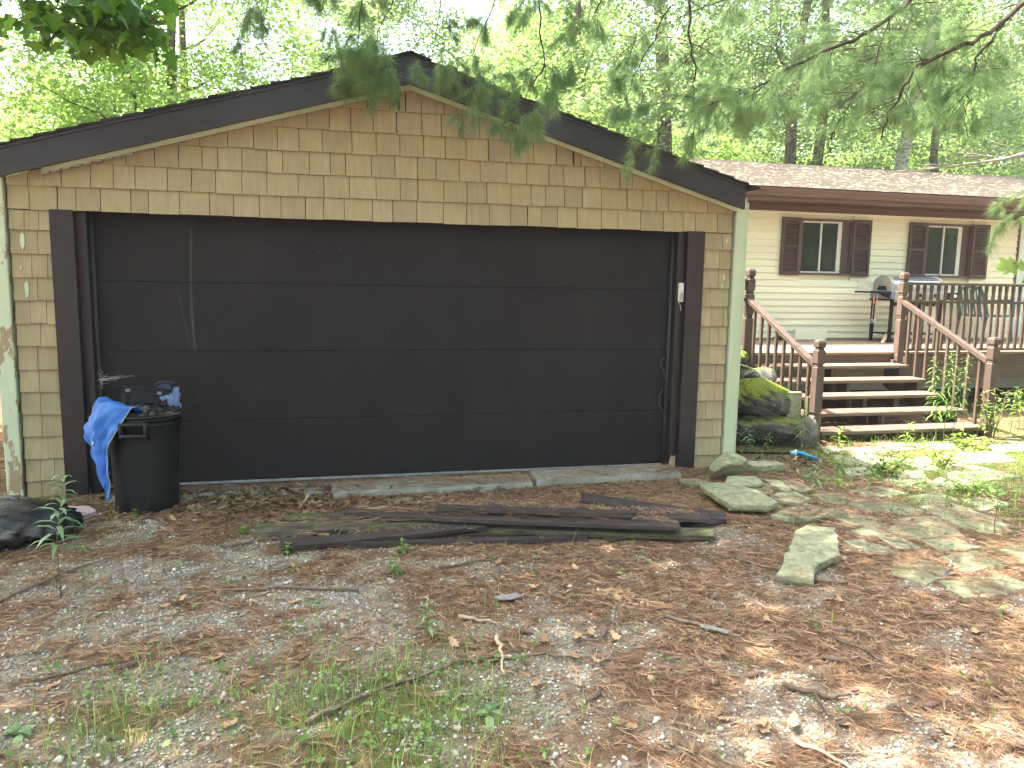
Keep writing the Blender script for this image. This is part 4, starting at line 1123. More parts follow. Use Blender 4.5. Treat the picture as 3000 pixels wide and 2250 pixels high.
# chair
ch = thing('chair', (9.6, 3.95, DZ), 'dark green resin armchair behind the deck railing', 'chair')
for x in (9.33, 9.86):
    for y, lean in ((3.72, -.03), (4.2, .05)):
        MB().tube([(x, y+lean, DZ+.002), (x, y, DZ+.4)], [.022, .026], 8).build('leg', M['chair'], ch, True)
    MB().tube([(x, 3.7, DZ+.41), (x, 3.69, DZ+.62), (x, 3.78, DZ+.66), (x, 4.2, DZ+.64)], .022, 8).build('arm', M['chair'], ch, True)
MB().bbox(9.32, 9.88, 3.7, 4.22, DZ+.4, DZ+.43, .008).build('seat', M['chair'], ch)
fr_ = [(9.34, 4.2, DZ+.43), (9.33, 4.27, DZ+.7), (9.42, 4.3, DZ+.84), (9.6, 4.31, DZ+.88), (9.78, 4.3, DZ+.84), (9.87, 4.27, DZ+.7), (9.86, 4.2, DZ+.43)]
MB().tube(fr_, .028, 8).build('back_frame', M['chair'], ch, True)
for x in np.arange(9.41, 9.83, .058):
    MB().beam((x, 4.21, DZ+.43), (x, 4.295, DZ+.84), .024, .012).build('back_slat', M['chair'], ch)

# cobweb, dead vines, bits on the door frame
o = None
m = MB(); rr = random.Random(9)
for i in range(34):
    a = Vector((-2.36+rr.gauss(0, .02), .11+rr.gauss(0, .012), .88+rr.gauss(0, .035))); c = a+Vector((rr.uniform(-.04, .06), rr.uniform(-.01, .01), rr.uniform(-.05, .05)))
    m.tube([a, (a+c)/2+Vector((0, 0, -.004)), c], .0007, 3)
for i in range(10):
    a = Vector((-2.36, .1, .87+rr.gauss(0, .01))); c = Vector((-2.36+rr.uniform(.08, .24), .14, .87+rr.uniform(-.02, .03))); m.tube([a, (a+c)/2+Vector((0, 0, -.006)), c], .0006, 3)
o = m.build('cobweb', M['web'], None); tag(o, 'dusty white cobweb on the left side of the garage door', 'cobweb')
m = MB()
for k in range(3):
    p = Vector((2.30+rr.uniform(0, .08), .1, .45+k*.19)); pts = [p]
    for q in range(6):
        p = p+Vector((rr.uniform(-.03, .035), rr.uniform(-.015, .012), rr.uniform(.01, .06))); p.y = min(p.y, .12); pts.append(p)
    m.tube(pts, .0014, 4)
o = m.build('dead_vine', M['vine'], None); tag(o, 'dry thin vine tendrils clinging beside the right door jamb', 'vine')

# sticks
STK = []
def stick(pts, r, mat, label, twigs=2, seed=0):
    rr = random.Random(seed); P = []
    for i in range(len(pts)-1):
        a = Vector((*pts[i], 0)); c = Vector((*pts[i+1], 0)); k = 5
        for q in range(k):
            p = a.lerp(c, q/k); P.append(p+Vector((rr.gauss(0, .006), rr.gauss(0, .006), 0)))
    P.append(Vector((*pts[-1], 0)))
    n = len(P); rad = [r*(1-.62*i/(n-1)) for i in range(n)]
    P = [Vector((p.x, p.y, float(gz(p.x, p.y))+rad[i]+.006+abs(rr.gauss(0, .004)))) for i, p in enumerate(P)]
    m = MB(); m.tube(P, rad, 7)
    for t in range(twigs):
        i = rr.randrange(2, n-2); d = (P[i+1]-P[i]).normalized(); s = Vector((-d.y, d.x, 0))*rr.choice((-1, 1))
        q = P[i]; pp = [q]
        for e in range(4): q = q+(d*.6+s*rr.uniform(.4, 1.1)).normalized()*rr.uniform(.03, .07)+Vector((0, 0, rr.uniform(-.004, .01))); pp.append(q)
        m.tube(pp, [rad[i]*.55*(1-.2*e) for e in range(5)], 5)
    o = m.build('stick', mat, None, True); tag(o, label, 'stick', 'sticks fallen on the driveway'); return o
stick([(1.62, -2.02), (1.95, -2.45), (2.05, -2.62), (2.2, -2.72)][::-1], .013, M['stick'], 'straight grey stick with nubs pointing at the loose pale flagstone', 3, 1)
stick([(-.75, -3.55), (-.42, -3.32), (-.1, -3.18), (.3, -3.18), (.6, -3.28)], .01, M['stick'], 'long dark crooked stick across the middle foreground', 3, 2)
stick([(.12, -2.98), (.10, -3.14), (.08, -3.32)], .011, M['palestick'], 'bare pale curved stick crossing the long dark one', 0, 3)
stick([(-.02, -2.72), (.08, -2.78), (.17, -2.82)], .011, M['palestick'], 'short bare stick lying above the crossed sticks', 0, 4)
stick([(-.02, -2.05), (.3, -1.99), (.55, -2.02), (1.0, -2.02)], .009, M['stick'], 'thin forked stick parallel to the board pile', 2, 5)
stick([(-1.42, -2.15), (-.9, -2.18), (-.5, -2.28)][::-1], .011, M['stick'], 'straight brown stick left below the board pile', 1, 6)
stick([(1.0, -2.9), (1.2, -3.12), (1.32, -3.3)], .01, M['stick'], 'dark short stick right of the middle foreground', 2, 7)
stick([(1.2, -3.66), (1.35, -3.78), (1.5, -3.74)], .012, M['stick'], 'dark stick at the lower right among rust needles', 2, 8)
stick([(2.85, -2.72), (2.98, -2.62), (3.1, -2.52), (3.16, -2.5)], .011, M['deadpine'], 'crooked grey stick on the sunlit flagstone at the right', 2, 9)
stick([(2.56, -1.50), (2.8, -1.75), (3.0, -1.95)], .007, M['stick'], 'thin long twig across the chipped flagstones', 1, 10)
stick([(-2.35, -2.2), (-2.1, -1.7), (-1.7, -1.3)], .008, M['stick'], 'bent twig running past the tall plant at the left', 1, 11)
stick([(-1.3, -1.45), (-.9, -1.3), (-.7, -1.15), (-.55, -.95)], .009, M['stick'], 'grey branchlet at the left end of the board pile', 3, 12)
stick([(1.02, -4.02), (1.1, -4.12), (1.12, -4.22)], .009, M['palestick'], 'white forked stick at the bottom edge of the picture', 1, 13)
stick([(-1.85, -3.0), (-1.6, -2.9), (-1.4, -2.85)], .008, M['stick'], 'thin dark stick in the left foreground gravel', 1, 14)
stick([(1.7, -3.3), (1.78, -3.45), (1.76, -3.6)], .01, M['stick'], 'curved brown stick in the right foreground', 0, 15)
stick([(5.9, .55), (6.5, .72), (7.2, .8)], .014, M['deadpine'], 'pale fallen branch in front of the lower right newel post', 2, 16)
o = stone_mb([(1.12, -3.05), (1.17, -3.08), (1.24, -3.15), (1.21, -3.17), (1.13, -3.1)], .018, .01, .004, (0, 0), .04, 3).build('bark_flake', M['palebark'], None); tag(o, 'grey flake of bark on the needles right of centre', 'bark')
o = stone_mb([(.2, -2.53), (.32, -2.51), (.35, -2.55), (.28, -2.58), (.2, -2.56)], .018, .01, .004, (0, 0), .04, 4).build('bark_flake', M['palebark'], None); tag(o, 'grey flat bark piece on the gravel above the bare stick', 'bark')

# pine cones
def cone(c, rz, ln):
    m = MB(); n = 11
    pr = [(.002, 0)]+[(.012*math.sin(math.pi*min(1, (i+.6)/n))**.7+.003*(i % 2), ln*i/n) for i in range(1, n)]+[(.001, ln)]
    q = MB(); q.lathe(pr, (0, 0, 0), 9)
    ca, sa = math.cos(rz), math.sin(rz)
    m.add([(c[0]+z*ca-y*sa, c[1]+z*sa+y*ca, float(gz(c[0], c[1]))+.016+x) for x, y, z in q.v], q.f)
    o = m.build('pine_cone', M['cone'], None); tag(o, 'brown closed pine cone lying among the rust needles', 'pine cone', 'pine cones on the driveway')
for c, rz in (((.22, -2.9), -.7), ((1.52, -3.45), -.6), ((1.08, -3.55), .2), ((1.66, -3.9), .1), ((.95, -3.42), 1.4), ((1.75, -3.2), -.5), ((.35, -3.6), .6), ((2.3, -3.15), -.4), ((.62, -3.05), 1.1), ((-1.55, -2.95), .5), ((1.35, -2.75), .7)):
    cone(c, rz, .11)

# oak leaves, one by one
def leafmesh(seed, lobes=True, curl=.5):
    rr = random.Random(seed); n = 14; vs = []
    for i in range(n+1):
        t = i/n
        w = .36*math.sin(math.pi*t**.8)**.7*(1 if not lobes else (.42+.58*abs(math.cos(t*math.pi*3.6))))+.01
        tip = 1-.0*t
        cv = curl*(t-.5)**2*1.2+rr.uniform(-.02, .02)
        e = rr.uniform(.05, .35)*curl
        vs += [(t*tip, -w, cv+e*w*1.6), (t, 0, cv-.03), (t*tip, w, cv+e*w*1.6+rr.uniform(-.03, .06))]
    fs = []
    for i in range(n):
        for k in (0, 1): fs.append((i*3+k, i*3+k+1, i*3+k+4, i*3+k+3))
    me = bpy.data.meshes.new('oak_leaf'); me.from_pydata(vs, [], fs); me.polygons.foreach_set('use_smooth', [True]*len(fs)); me.materials.append(M['oakleaf']); me.update(); return me
LM = [leafmesh(s, True, c) for s, c in ((1, .25), (2, .6), (3, .9), (4, .4), (5, 1.2))]
spots = [(-1.72, -3.02, .14), (.42, -2.43, .1), (.62, -2.55, .09), (.05, -3.22, .11), (.33, -3.12, .12), (.42, -3.2, .11), (.5, -3.02, .12), (.58, -2.98, .1), (-.08, -3.05, .11), (.48, -3.28, .09), (.92, -3.95, .13), (.98, -3.88, .13), (1.05, -3.96, .12), (.86, -3.85, .11), (.35, -2.05, .1), (.75, -2.25, .1),
         (.95, -2.35, .09), (-1.5, -2.35, .1), (-1.38, -2.42, .11), (-1.42, -2.3, .1), (-.86, -2.4, .11), (-.78, -2.36, .1), (-1.1, -2.95, .11), (-1.05, -3.5, .1), (1.5, -3.02, .09), (.85, -2.62, .11), (1.95, -3.55, .1), (1.6, -4.05, .11), (1.25, -3.95, .1), (2.0, -2.9, .09), (-.3, -2.75, .08), (-.6, -2.62, .08),
         (.2, -3.42, .1), (2.45, -3.35, .1), (-1.9, -2.7, .11), (-2.2, -2.5, .1), (.68, -3.12, .1), (.15, -2.25, .08), (1.4, -2.3, .09), (2.4, -2.62, .1)]
for i, (x, y, s) in enumerate(spots):
    o = bpy.data.objects.new('oak_leaf', LM[i % 5]); COL.objects.link(o)
    o.location = (x, y, float(gz(x, y))+.016); o.rotation_euler = (R.uniform(-.35, .35), R.uniform(-.3, .3), R.uniform(0, 6.28)); s *= .72; o.scale = (s, s*.8, s)
    tag(o, 'curled brown dead oak leaf lying loose on the gravel and needles', 'leaf', 'dead oak leaves on the driveway')
# ------------------------------------------------------------------ loose litter (stuff)
def inside_any(x, y, polys):
    hit = np.zeros(len(x), dtype=bool)
    for p in polys:
        c = np.zeros(len(x), dtype=bool); n = len(p)
        for i in range(n):
            x0, y0 = p[i]; x1, y1 = p[(i+1) % n]
            c ^= ((y0 > y) != (y1 > y)) & (x < (x1-x0)*(y-y0)/((y1-y0) or 1e-9)+x0)
        hit |= c
    return hit
STONES = PST+[l[0] for l in LOOSE]+[[(-.64, -.12), (1.0, -.10), (.98, -.38), (-.62, -.43)], [(1.04, -.06), (2.34, -.05), (2.32, -.34), (1.02, -.36)]]
CAMXY = np.array([-.628, -6.335])
def scatter(n, dens, near=2.2, far=11.0):
    """points on the ground inside the field of view (plus margin), thinned by dens(x,y)"""
    az = YAW+(RNG.random(n*3)-.5)*1.5
    d = np.sqrt(RNG.random(n*3)*(far**2-near**2)+near**2)
    # fewer pieces far away, where they are too small to see
    keep = RNG.random(n*3) < np.clip((6.0/d)**1.2, .15, 1)
    x = CAMXY[0]+np.sin(az)*d; y = CAMXY[1]+np.cos(az)*d
    keep &= (y < .02) | (np.abs(x) > 3.05)
    keep &= (y < 3.5)
    keep &= RNG.random(n*3) < dens(x, y)
    return x[keep][:n], y[keep][:n]

# pebbles
phi = (1+5**.5)/2
ico = np.array([(-1, phi, 0), (1, phi, 0), (-1, -phi, 0), (1, -phi, 0), (0, -1, phi), (0, 1, phi), (0, -1, -phi), (0, 1, -phi), (phi, 0, -1), (phi, 0, 1), (-phi, 0, -1), (-phi, 0, 1)])/1.902
icof = [(0, 11, 5), (0, 5, 1), (0, 1, 7), (0, 7, 10), (0, 10, 11), (1, 5, 9), (5, 11, 4), (11, 10, 2), (10, 7, 6), (7, 1, 8), (3, 9, 4), (3, 4, 2), (3, 2, 6), (3, 6, 8), (3, 8, 9), (4, 9, 5), (2, 4, 11), (6, 2, 10), (8, 6, 7), (9, 8, 1)]
def pebbles(n, smin, smax, pw, dens, name, label):
    x, y = scatter(n, dens, 2.2, 7.5)
    hit = inside_any(x, y, STONES); x, y = x[~hit], y[~hit]
    k = len(x); s = smin+(smax-smin)*RNG.random(k)**pw
    V = ico[None]*(1+.28*RNG.normal(size=(k, 12, 1)).clip(-1, 1))
    V = V*np.stack([s*(.8+.5*RNG.random(k)), s*(.7+.4*RNG.random(k)), s*(.45+.35*RNG.random(k))], -1)[:, None]
    a = RNG.random(k)*6.28; ca, sa = np.cos(a)[:, None], np.sin(a)[:, None]
    V = np.stack([V[..., 0]*ca-V[..., 1]*sa, V[..., 0]*sa+V[..., 1]*ca, V[..., 2]], -1)
    V = V+np.stack([x, y, gz(x, y)+s*.22+.002], -1)[:, None]
    o = mass(name, V, icof, M['pebble'], RNG.random(k)**.9, smooth=False); tag(o, label, kind='stuff'); return o
pebbles(30000, .003, .0095, 1.6, lambda x, y: gravel_mask(x, y)**1.1*.95+.03, 'gravel', 'small pale limestone gravel showing through the needles')
pebbles(1200, .008, .018, 2.6, lambda x, y: gravel_mask(x, y)*.9+.07, 'coarse_gravel', 'larger pale pebbles scattered over the driveway')

# fallen pine needles in fans of five
def needles(n, dens, name, label, zup=.014, clump=None, wid=.0007):
    x, y = scatter(n, dens, 2.15, 9.0)
    if clump is not None:
        cx, cy, sx, sy, cn = clump
        x = np.concatenate([x, cx+RNG.normal(size=cn)*sx]); y = np.concatenate([y, cy+RNG.normal(size=cn)*sy])
    k = len(x); a = RNG.random(k)*6.28; tone = RNG.random(k)
    Vs = []; rn = []
    on = inside_any(x, y, STONES)
    zb = gz(x, y)+np.where(on, .05, .002)+RNG.random(k)*zup
    for j in range(5):
        aj = a+RNG.normal(size=k)*.16; ln = .055+.06*RNG.random(k)
        d = np.stack([np.cos(aj), np.sin(aj), RNG.normal(size=k)*.05], -1)
        bend = np.stack([-np.sin(aj), np.cos(aj), np.zeros(k)], -1)*(RNG.normal(size=k)*.1)[:, None]
        p0 = np.stack([x, y, zb], -1); p2 = p0+d*ln[:, None]
        p1 = p0+d*(ln*.5)[:, None]+bend*ln[:, None]*.5
        sd = np.stack([-np.sin(aj), np.cos(aj), RNG.normal(size=k)*.5], -1)*wid
        p2[:, 2] = np.maximum(p2[:, 2], gz(p2[:, 0], p2[:, 1])+.003); p1[:, 2] = np.maximum(p1[:, 2], gz(p1[:, 0], p1[:, 1])+.004)
        Vs.append(np.stack([p0-sd*.7, p0+sd*.7, p1+sd, p1-sd, p2], 1)); rn.append(np.clip(tone+RNG.normal(size=k)*.1, 0, 1))
    V = np.concatenate(Vs); rn = np.concatenate(rn)
    # quads + tips as triangles
    o = mass(name, V, [(0, 1, 2), (0, 2, 3), (3, 2, 4)], M['needle'], rn); tag(o, label, kind='stuff'); return o
def ndens(x, y):
    g = gravel_mask(x, y); patch = fbm(x*3.1, y*3.1, 71, 3)
    dens = (1-.6*g)*np.clip(patch*1.9-.15, .3, 1)
    dens *= np.where(x > .8, 1.0, .72)
    return np.clip(dens*(1-.75*green_mask(x, y)), 0, 1)
needles(52000, ndens, 'pine_needle_litter', 'rust brown fallen pine needles matted over the driveway')
# needle drifts on the board pile and on the slab edge
nb_ = 700
def drift(xa, xb, ya, yb, z, n, slope=0):
    x = RNG.uniform(xa, xb, n); y = RNG.uniform(ya, yb, n)+slope*(x-xa); a = RNG.normal(size=n)*.7+(0 if RNG.random() < .9 else 1.5); ln = .06+.06*RNG.random(n)
    p0 = np.stack([x, y, z+RNG.random(n)*.012], -1); d = np.stack([np.cos(a), np.sin(a), RNG.normal(size=n)*.07], -1); p2 = p0+d*ln[:, None]
    p1 = (p0+p2)/2+np.stack([np.zeros(n), RNG.normal(size=n)*.006, RNG.random(n)*.004], -1); sd = np.stack([-np.sin(a), np.cos(a), RNG.normal(size=n)*.6], -1)*.001
    return np.stack([p0-sd*.7, p0+sd*.7, p1+sd, p1-sd, p2], 1)
V = np.concatenate([drift(-.5, 1.5, -1.30, -1.18, .145, 500, -.29), drift(-.6, .36, -1.42, -1.3, .11, 300, -.08), drift(.4, 1.8, -1.2, -1.06, .112, 600, -.38), drift(-1.05, -.1, -1.28, -1.15, .075, 220, -.1), drift(-.9, .3, -1.58, -1.5, .075, 160), drift(.1, 1.3, -1.43, -1.35, .186, 120, -.28), drift(-.6, .98, -.36, -.12, .043, 420), drift(1.05, 2.3, -.28, -.08, .056, 380),
                    drift(-2.1, -1.86, -.6, -.5, .715, 90), drift(-1.9, -1.74, -.6, -.52, .70, 90)])
o = mass('pine_needle_drift', V, [(0, 1, 2), (0, 2, 3), (3, 2, 4)], M['needle']); tag(o, 'loose pine needles caught on the boards, slabs and rubbish', kind='stuff')

# leaf litter against the garage, and brown leaves about
def leaf_litter(x, y, name, label, smin=.024, smax=.055, zadd=.02):
    k = len(x); s = RNG.uniform(smin, smax, k); a = RNG.random(k)*6.28
    d = np.stack([np.cos(a), np.sin(a), RNG.normal(size=k)*.25], -1); n_ = unit(np.stack([RNG.normal(size=k)*.45, RNG.normal(size=k)*.45, np.ones(k)], -1))
    sd = unit(np.cross(d, n_)); n_ = np.cross(sd, d); c0 = np.stack([x, y, gz(x, y)+.004+RNG.random(k)*zadd], -1)
    pts = []
    for (u, w, h) in ((0, 0, 0), (.3, .28, .12), (.55, .16, .05), (.8, .26, .16), (1, 0, .1), (.8, -.26, .18), (.55, -.16, .05), (.3, -.28, .14), (.5, 0, -.02)):
        hh = h*(RNG.random(k)*1.6)
        pts.append(c0+d*(u*s*1.3)[:, None]+sd*(w*s*1.3)[:, None]+n_*(hh*s)[:, None])
    V = np.stack(pts, 1); V[..., 2] = np.maximum(V[..., 2], gz(V[..., 0], V[..., 1])+.003)
    F = [(8, i, (i+1) % 8) for i in range(8)]
    o = mass(name, V, F, M['deadleaf'], RNG.random(k), smooth=True); tag(o, label, kind='stuff'); return o
k = 850
x = np.concatenate([RNG.normal(-1.15, .55, k), RNG.uniform(-2.35, 2.35, 260), RNG.uniform(3.1, 4.3, 150), RNG.normal(3.8, .14, 60)]); y = np.concatenate([-.42+RNG.normal(size=k)*.24, RNG.uniform(-.75, -.02, 260), RNG.uniform(-.5, .6, 150), RNG.normal(.05, .1, 60)])
ok = (y < -.02) | (x > 3.05); leaf_litter(x[ok], y[ok], 'leaf_litter', 'brown curled leaf litter drifted against the garage door and corner')
x, y = scatter(420, lambda x, y: .5+0*x, 2.2, 9); leaf_litter(x, y, 'scattered_leaf_litter', 'small broken brown leaves scattered over the driveway', .02, .045, .012)
x, y = RNG.uniform(4.5, 6.5, 900), RNG.uniform(.9, 2.6, 900); leaf_litter(x, y, 'leaf_litter', 'dark leaf litter under the open stairs', .02, .05, .02)

# twigs
x, y = scatter(330, lambda x, y: .6+0*x, 2.2, 8)
m = MB(); rr = random.Random(77)
for a, c in zip(x, y):
    th = rr.uniform(0, 6.28); L_ = rr.uniform(.05, .2); p = Vector((a, c, float(gz(a, c))+.008)); pts = [p]
    for q in range(4):
        th += rr.gauss(0, .2); p = p+Vector((math.cos(th), math.sin(th), 0))*L_/4; p.z = float(gz(p.x, p.y))+.008+rr.uniform(0, .006); pts.append(p.copy())
    r0 = rr.uniform(.0014, .004); m.tube(pts, [r0*(1-.15*q) for q in range(5)], 5)
o = m.build('twig_litter', M['stick'], None, True); tag(o, 'small broken twigs strewn over the driveway', kind='stuff')

# grass
def blades(n, dens, name, label, hmin, hmax, mat, extra=None, wid=.0016, flop=.6):
    x, y = scatter(n, dens, 2.15, 9.5)
    hit = inside_any(x, y, STONES); x, y = x[~hit], y[~hit]
    k = len(x); h = RNG.uniform(hmin, hmax, k)*(.5+.7*fbm(x*4, y*4, 91, 2)); a = RNG.random(k)*6.28; fl = RNG.random(k)*flop
    d = np.stack([np.cos(a)*fl, np.sin(a)*fl, np.ones(k)], -1); sd = np.stack([-np.sin(a), np.cos(a), 0*a], -1)*(wid*(.7+.7*RNG.random(k)))[:, None]
    p0 = np.stack([x, y, gz(x, y)], -1); p1 = p0+d*(h*.55)[:, None]; p2 = p1+np.stack([np.cos(a)*fl*1.9, np.sin(a)*fl*1.9, .75-fl*.5], -1)*(h*.5)[:, None]
    V = np.stack([p0-sd, p0+sd, p1+sd*.8, p1-sd*.8, p2], 1)
    o = mass(name, V, [(0, 1, 2), (0, 2, 3), (3, 2, 4)], mat, RNG.random(k)); tag(o, label, kind='stuff'); return o
blades(26000, lambda x, y: np.clip(green_mask(x, y)*1.3+.012, 0, 1), 'grass', 'thin green grass growing through the gravel', .05, .17, M['grass'])
# small weeds
x, y = scatter(3600, lambda x, y: np.clip(green_mask(x, y)*1.1+.05, 0, 1), 2.2, 10)
hit = inside_any(x, y, STONES) & (RNG.random(len(x)) < .55); x, y = x[~hit], y[~hit]
rep = 4; k0 = len(x); x = np.repeat(x, rep)+RNG.normal(size=k0*rep)*.018; y = np.repeat(y, rep)+RNG.normal(size=k0*rep)*.018
k = len(x); s = RNG.uniform(.012, .036, k); a = RNG.random(k)*6.28
d = np.stack([np.cos(a), np.sin(a), RNG.normal(size=k)*.35+.15], -1); n_ = unit(np.stack([RNG.normal(size=k)*.4, RNG.normal(size=k)*.4, np.ones(k)], -1)); sd = unit(np.cross(d, n_))
c0 = np.stack([x, y, gz(x, y)+.01+RNG.random(k)*.05*(s/.036)], -1)
V = np.stack([c0, c0+d*(s*.5)[:, None]+sd*(s*.36)[:, None]+n_*(s*.1)[:, None], c0+d*s[:, None], c0+d*(s*.5)[:, None]-sd*(s*.36)[:, None]+n_*(s*.1)[:, None]], 1)
o = mass('low_weeds', V, [(0, 1, 2), (0, 2, 3)], M['weed'], RNG.random(k)); tag(o, 'low broad-leaved weeds spreading among the grass and stones', kind='stuff')
# litter on the house roof
n = 800; x = RNG.uniform(4.6, 12.5, n); t = RNG.random(n)**1.3; y = E0[0]+t*(RG[0]-E0[0])*.9; z = E0[1]+(y-E0[0])*sl+.016
a = RNG.normal(size=n)*.8; ln = .05+.12*RNG.random(n)**2; sd = np.stack([-np.sin(a), np.cos(a), sl*np.cos(a)], -1)*.0016; d = np.stack([np.cos(a), np.sin(a), sl*np.sin(a)], -1)
p0 = np.stack([x, y, z], -1); p1 = p0+d*ln[:, None]; up_n = np.array([0, -sl, 1])*.006
V = np.stack([p0-sd, p0+sd, p1+sd, p1-sd, (p0+p1)/2+up_n], 1)
o = mass('roof_litter', V, [(0, 1, 4), (1, 2, 4), (2, 3, 4), (3, 0, 4)], M['needle'], .6+.4*RNG.random(n)); tag(o, 'dry twigs and needles lying on the house roof', kind='stuff')
# ------------------------------------------------------------------ plants
LT = [(0, 0, 0), (.3, .5, .1), (.3, -.5, .1), (.68, .42, .06), (.68, -.42, .06), (1, 0, -.12)]
LF = [(0, 2, 1), (1, 2, 4), (1, 4, 3), (3, 4, 5)]
def lance_leaves(p, d, ln, wd, droop):
    """p,d (k,3): leaf base and direction; returns (k,6,3)"""
    d = unit(d); upv = np.zeros_like(d); upv[:, 2] = 1
    sd = unit(np.cross(d, upv)+1e-6); n_ = np.cross(sd, d)
    V = []
    for u, w, h in LT:
        V.append(p+d*(u*ln)[:, None]+sd*(w*wd)[:, None]+n_*(h*ln*.3)[:, None]+np.array([0, 0, -1])*(droop*ln*u*u)[:, None])
    return np.stack(V, 1)
def lance_plant(name, base, h, lean, n, ln, wd, mat, label, cat='plant', stemmat='stem', start=.15, group=None, up_=.45, seed=0, r0=.004):
    rg = np.random.default_rng(seed)
    b3 = (base[0], base[1], float(gz(base[0], base[1])))
    t_ = thing(name, b3, label, cat, group)
    def cv(t): return np.stack([b3[0]+lean[0]*t**1.5+.008*np.sin(t*7+seed), b3[1]+lean[1]*t**1.5+.008*np.cos(t*6+seed), b3[2]-.01+h*t], -1)
    ts = np.linspace(0, 1, 9)
    MB().tube(cv(ts), [r0*(1-.7*q) for q in ts], 6).build('stem', M[stemmat], t_, True)
    t = start+(1-start)*(np.arange(n)+.5)/n
    a = np.arange(n)*2.4+rg.normal(size=n)*.25
    fall = np.clip(1.15-np.abs(t-.5)*.9, .35, 1.1)
    d = np.stack([np.cos(a), np.sin(a), up_+.8*(t-.4)+rg.normal(size=n)*.12], -1)
    V = lance_leaves(cv(t), d, ln*fall*(.8+.4*rg.random(n)), wd*fall*(.8+.4*rg.random(n)), .35+.4*rg.random(n))
    o = mass('leaves', V, LF, M[mat], rg.random(n), t_, True, b3); o['kind'] = 'stuff'
    return t_
lance_plant('tall_weed', (-2.02, -2.08), .66, (.04, .02), 34, .15, .022, 'palegoldenrod', 'tall pale green lance-leaved weed in front of the rubbish bag', stemmat='purplestem', start=.42, seed=1)
for i, (bx, by, h, lx, lab) in enumerate(((5.80, .62, .95, -.12, 'left of three feathery goldenrod stems in front of the stairs'), (5.86, .58, 1.0, .02, 'middle and tallest of three feathery goldenrod stems in front of the stairs'), (5.93, .55, .96, .14, 'right of three feathery goldenrod stems in front of the stairs'))):
    lance_plant('goldenrod', (bx, by), h, (lx, .02), 72, .135, .018, 'goldenrod', lab, start=.3, group='goldenrod by the stairs', seed=10+i, up_=.2)
lance_plant('tall_weed', (4.02, .46), .56, (.0, .0), 44, .095, .014, 'goldenrod', 'feathery weed standing before the leaning grey rock', start=.3, seed=20, up_=.2)
lance_plant('tall_weed', (3.64, .72), .22, (.01, 0), 14, .08, .016, 'palegoldenrod', 'small weed at the foot of the dark boulder near the broom handle', start=.2, seed=21)
lance_plant('tall_weed', (3.70, .56), .2, (.02, 0), 14, .08, .014, 'goldenrod', 'short bright weed above the broom handle', start=.2, seed=22)
lance_plant('tall_weed', (3.48, .55), .3, (-.02, .0), 26, .1, .016, 'palegoldenrod', 'bushy weed growing at the garage corner beside the boulder', start=.1, seed=23)
lance_plant('tall_weed', (3.40, .72), .42, (-.02, .0), 30, .12, .016, 'goldenrod', 'dark leafy weed tight against the garage side wall', start=.1, seed=24)
lance_plant('tall_weed', (4.30, .28), .3, (.06, .0), 18, .11, .03, 'yellowshrub', 'yellowing weed at the foot of the stairs left newel', start=.25, seed=25)
lance_plant('tall_weed', (3.38, -1.0), .34, (.1, .05), 26, .11, .024, 'goldenrod', 'leaning green weed in the middle of the flagstone path', start=.1, seed=26)
lance_plant('tall_weed', (3.30, -.86), .2, (-.04, .0), 20, .11, .018, 'palegoldenrod', 'low spreading weed beside the leaning path weed', start=.05, seed=27)
lance_plant('tall_weed', (3.72, -.98), .2, (.0, .0), 20, .09, .03, 'weed', 'broad-leaved weed on the path right of the leaning weed', start=.05, seed=28)
lance_plant('tall_weed', (3.86, -2.08), .34, (-.02, .0), 8, .07, .03, 'weed', 'thin dark-stemmed weed at the far right edge', start=.55, stemmat='purplestem', seed=29)
lance_plant('tall_weed', (6.95, .8), .6, (.05, 0), 40, .11, .018, 'goldenrod', 'tall weed right of the lower right newel post', start=.2, seed=51)
lance_plant('tall_weed', (7.5, 1.2), .5, (-.05, 0), 36, .11, .02, 'yellowshrub', 'bright tall weed farther right below the deck skirt', start=.2, seed=52)
lance_plant('tall_weed', (5.25, .42), .3, (.03, 0), 24, .1, .02, 'yellowshrub', 'bright weed before the middle of the lowest tread', start=.15, seed=53)
lance_plant('seedling', (-.21, -1.75), .09, (0, 0), 9, .06, .028, 'weed', 'small green seedling just in front of the board pile', start=.2, seed=30)
lance_plant('seedling', (-.21, -2.9), .2, (.02, 0), 15, .075, .016, 'palegoldenrod', 'upright green seedling in the middle gravel', start=.25, seed=31)
lance_plant('seedling', (-.28, -2.1), .12, (0, 0), 12, .07, .024, 'weed', 'bright seedling on the gravel left of the thin forked stick', start=.2, seed=32)
lance_plant('seedling', (-.9, -1.62), .08, (0, 0), 10, .05, .03, 'weed', 'little clover-like seedling at the left board end', start=.2, seed=33)
lance_plant('seedling', (-1.2, -1.2), .06, (0, 0), 8, .05, .04, 'weed', 'round-leaved seedling by the rotten board', start=.2, seed=34)
lance_plant('seedling', (-1.98, -.72), .08, (.03, 0), 8, .04, .025, 'weed', 'tiny seedling at the foot of the trash can', start=.3, seed=35)
for i, (x, y, lab) in enumerate(((-.05, -3.62, 'broad plantain rosette in the foreground right of the grass'), (-1.75, -3.4, 'broad plantain rosette in the left foreground'))):
    lance_plant('plantain', (x, y), .05, (0, 0), 7, .085, .034, 'palegoldenrod', lab, start=.3, seed=40+i, up_=.15)
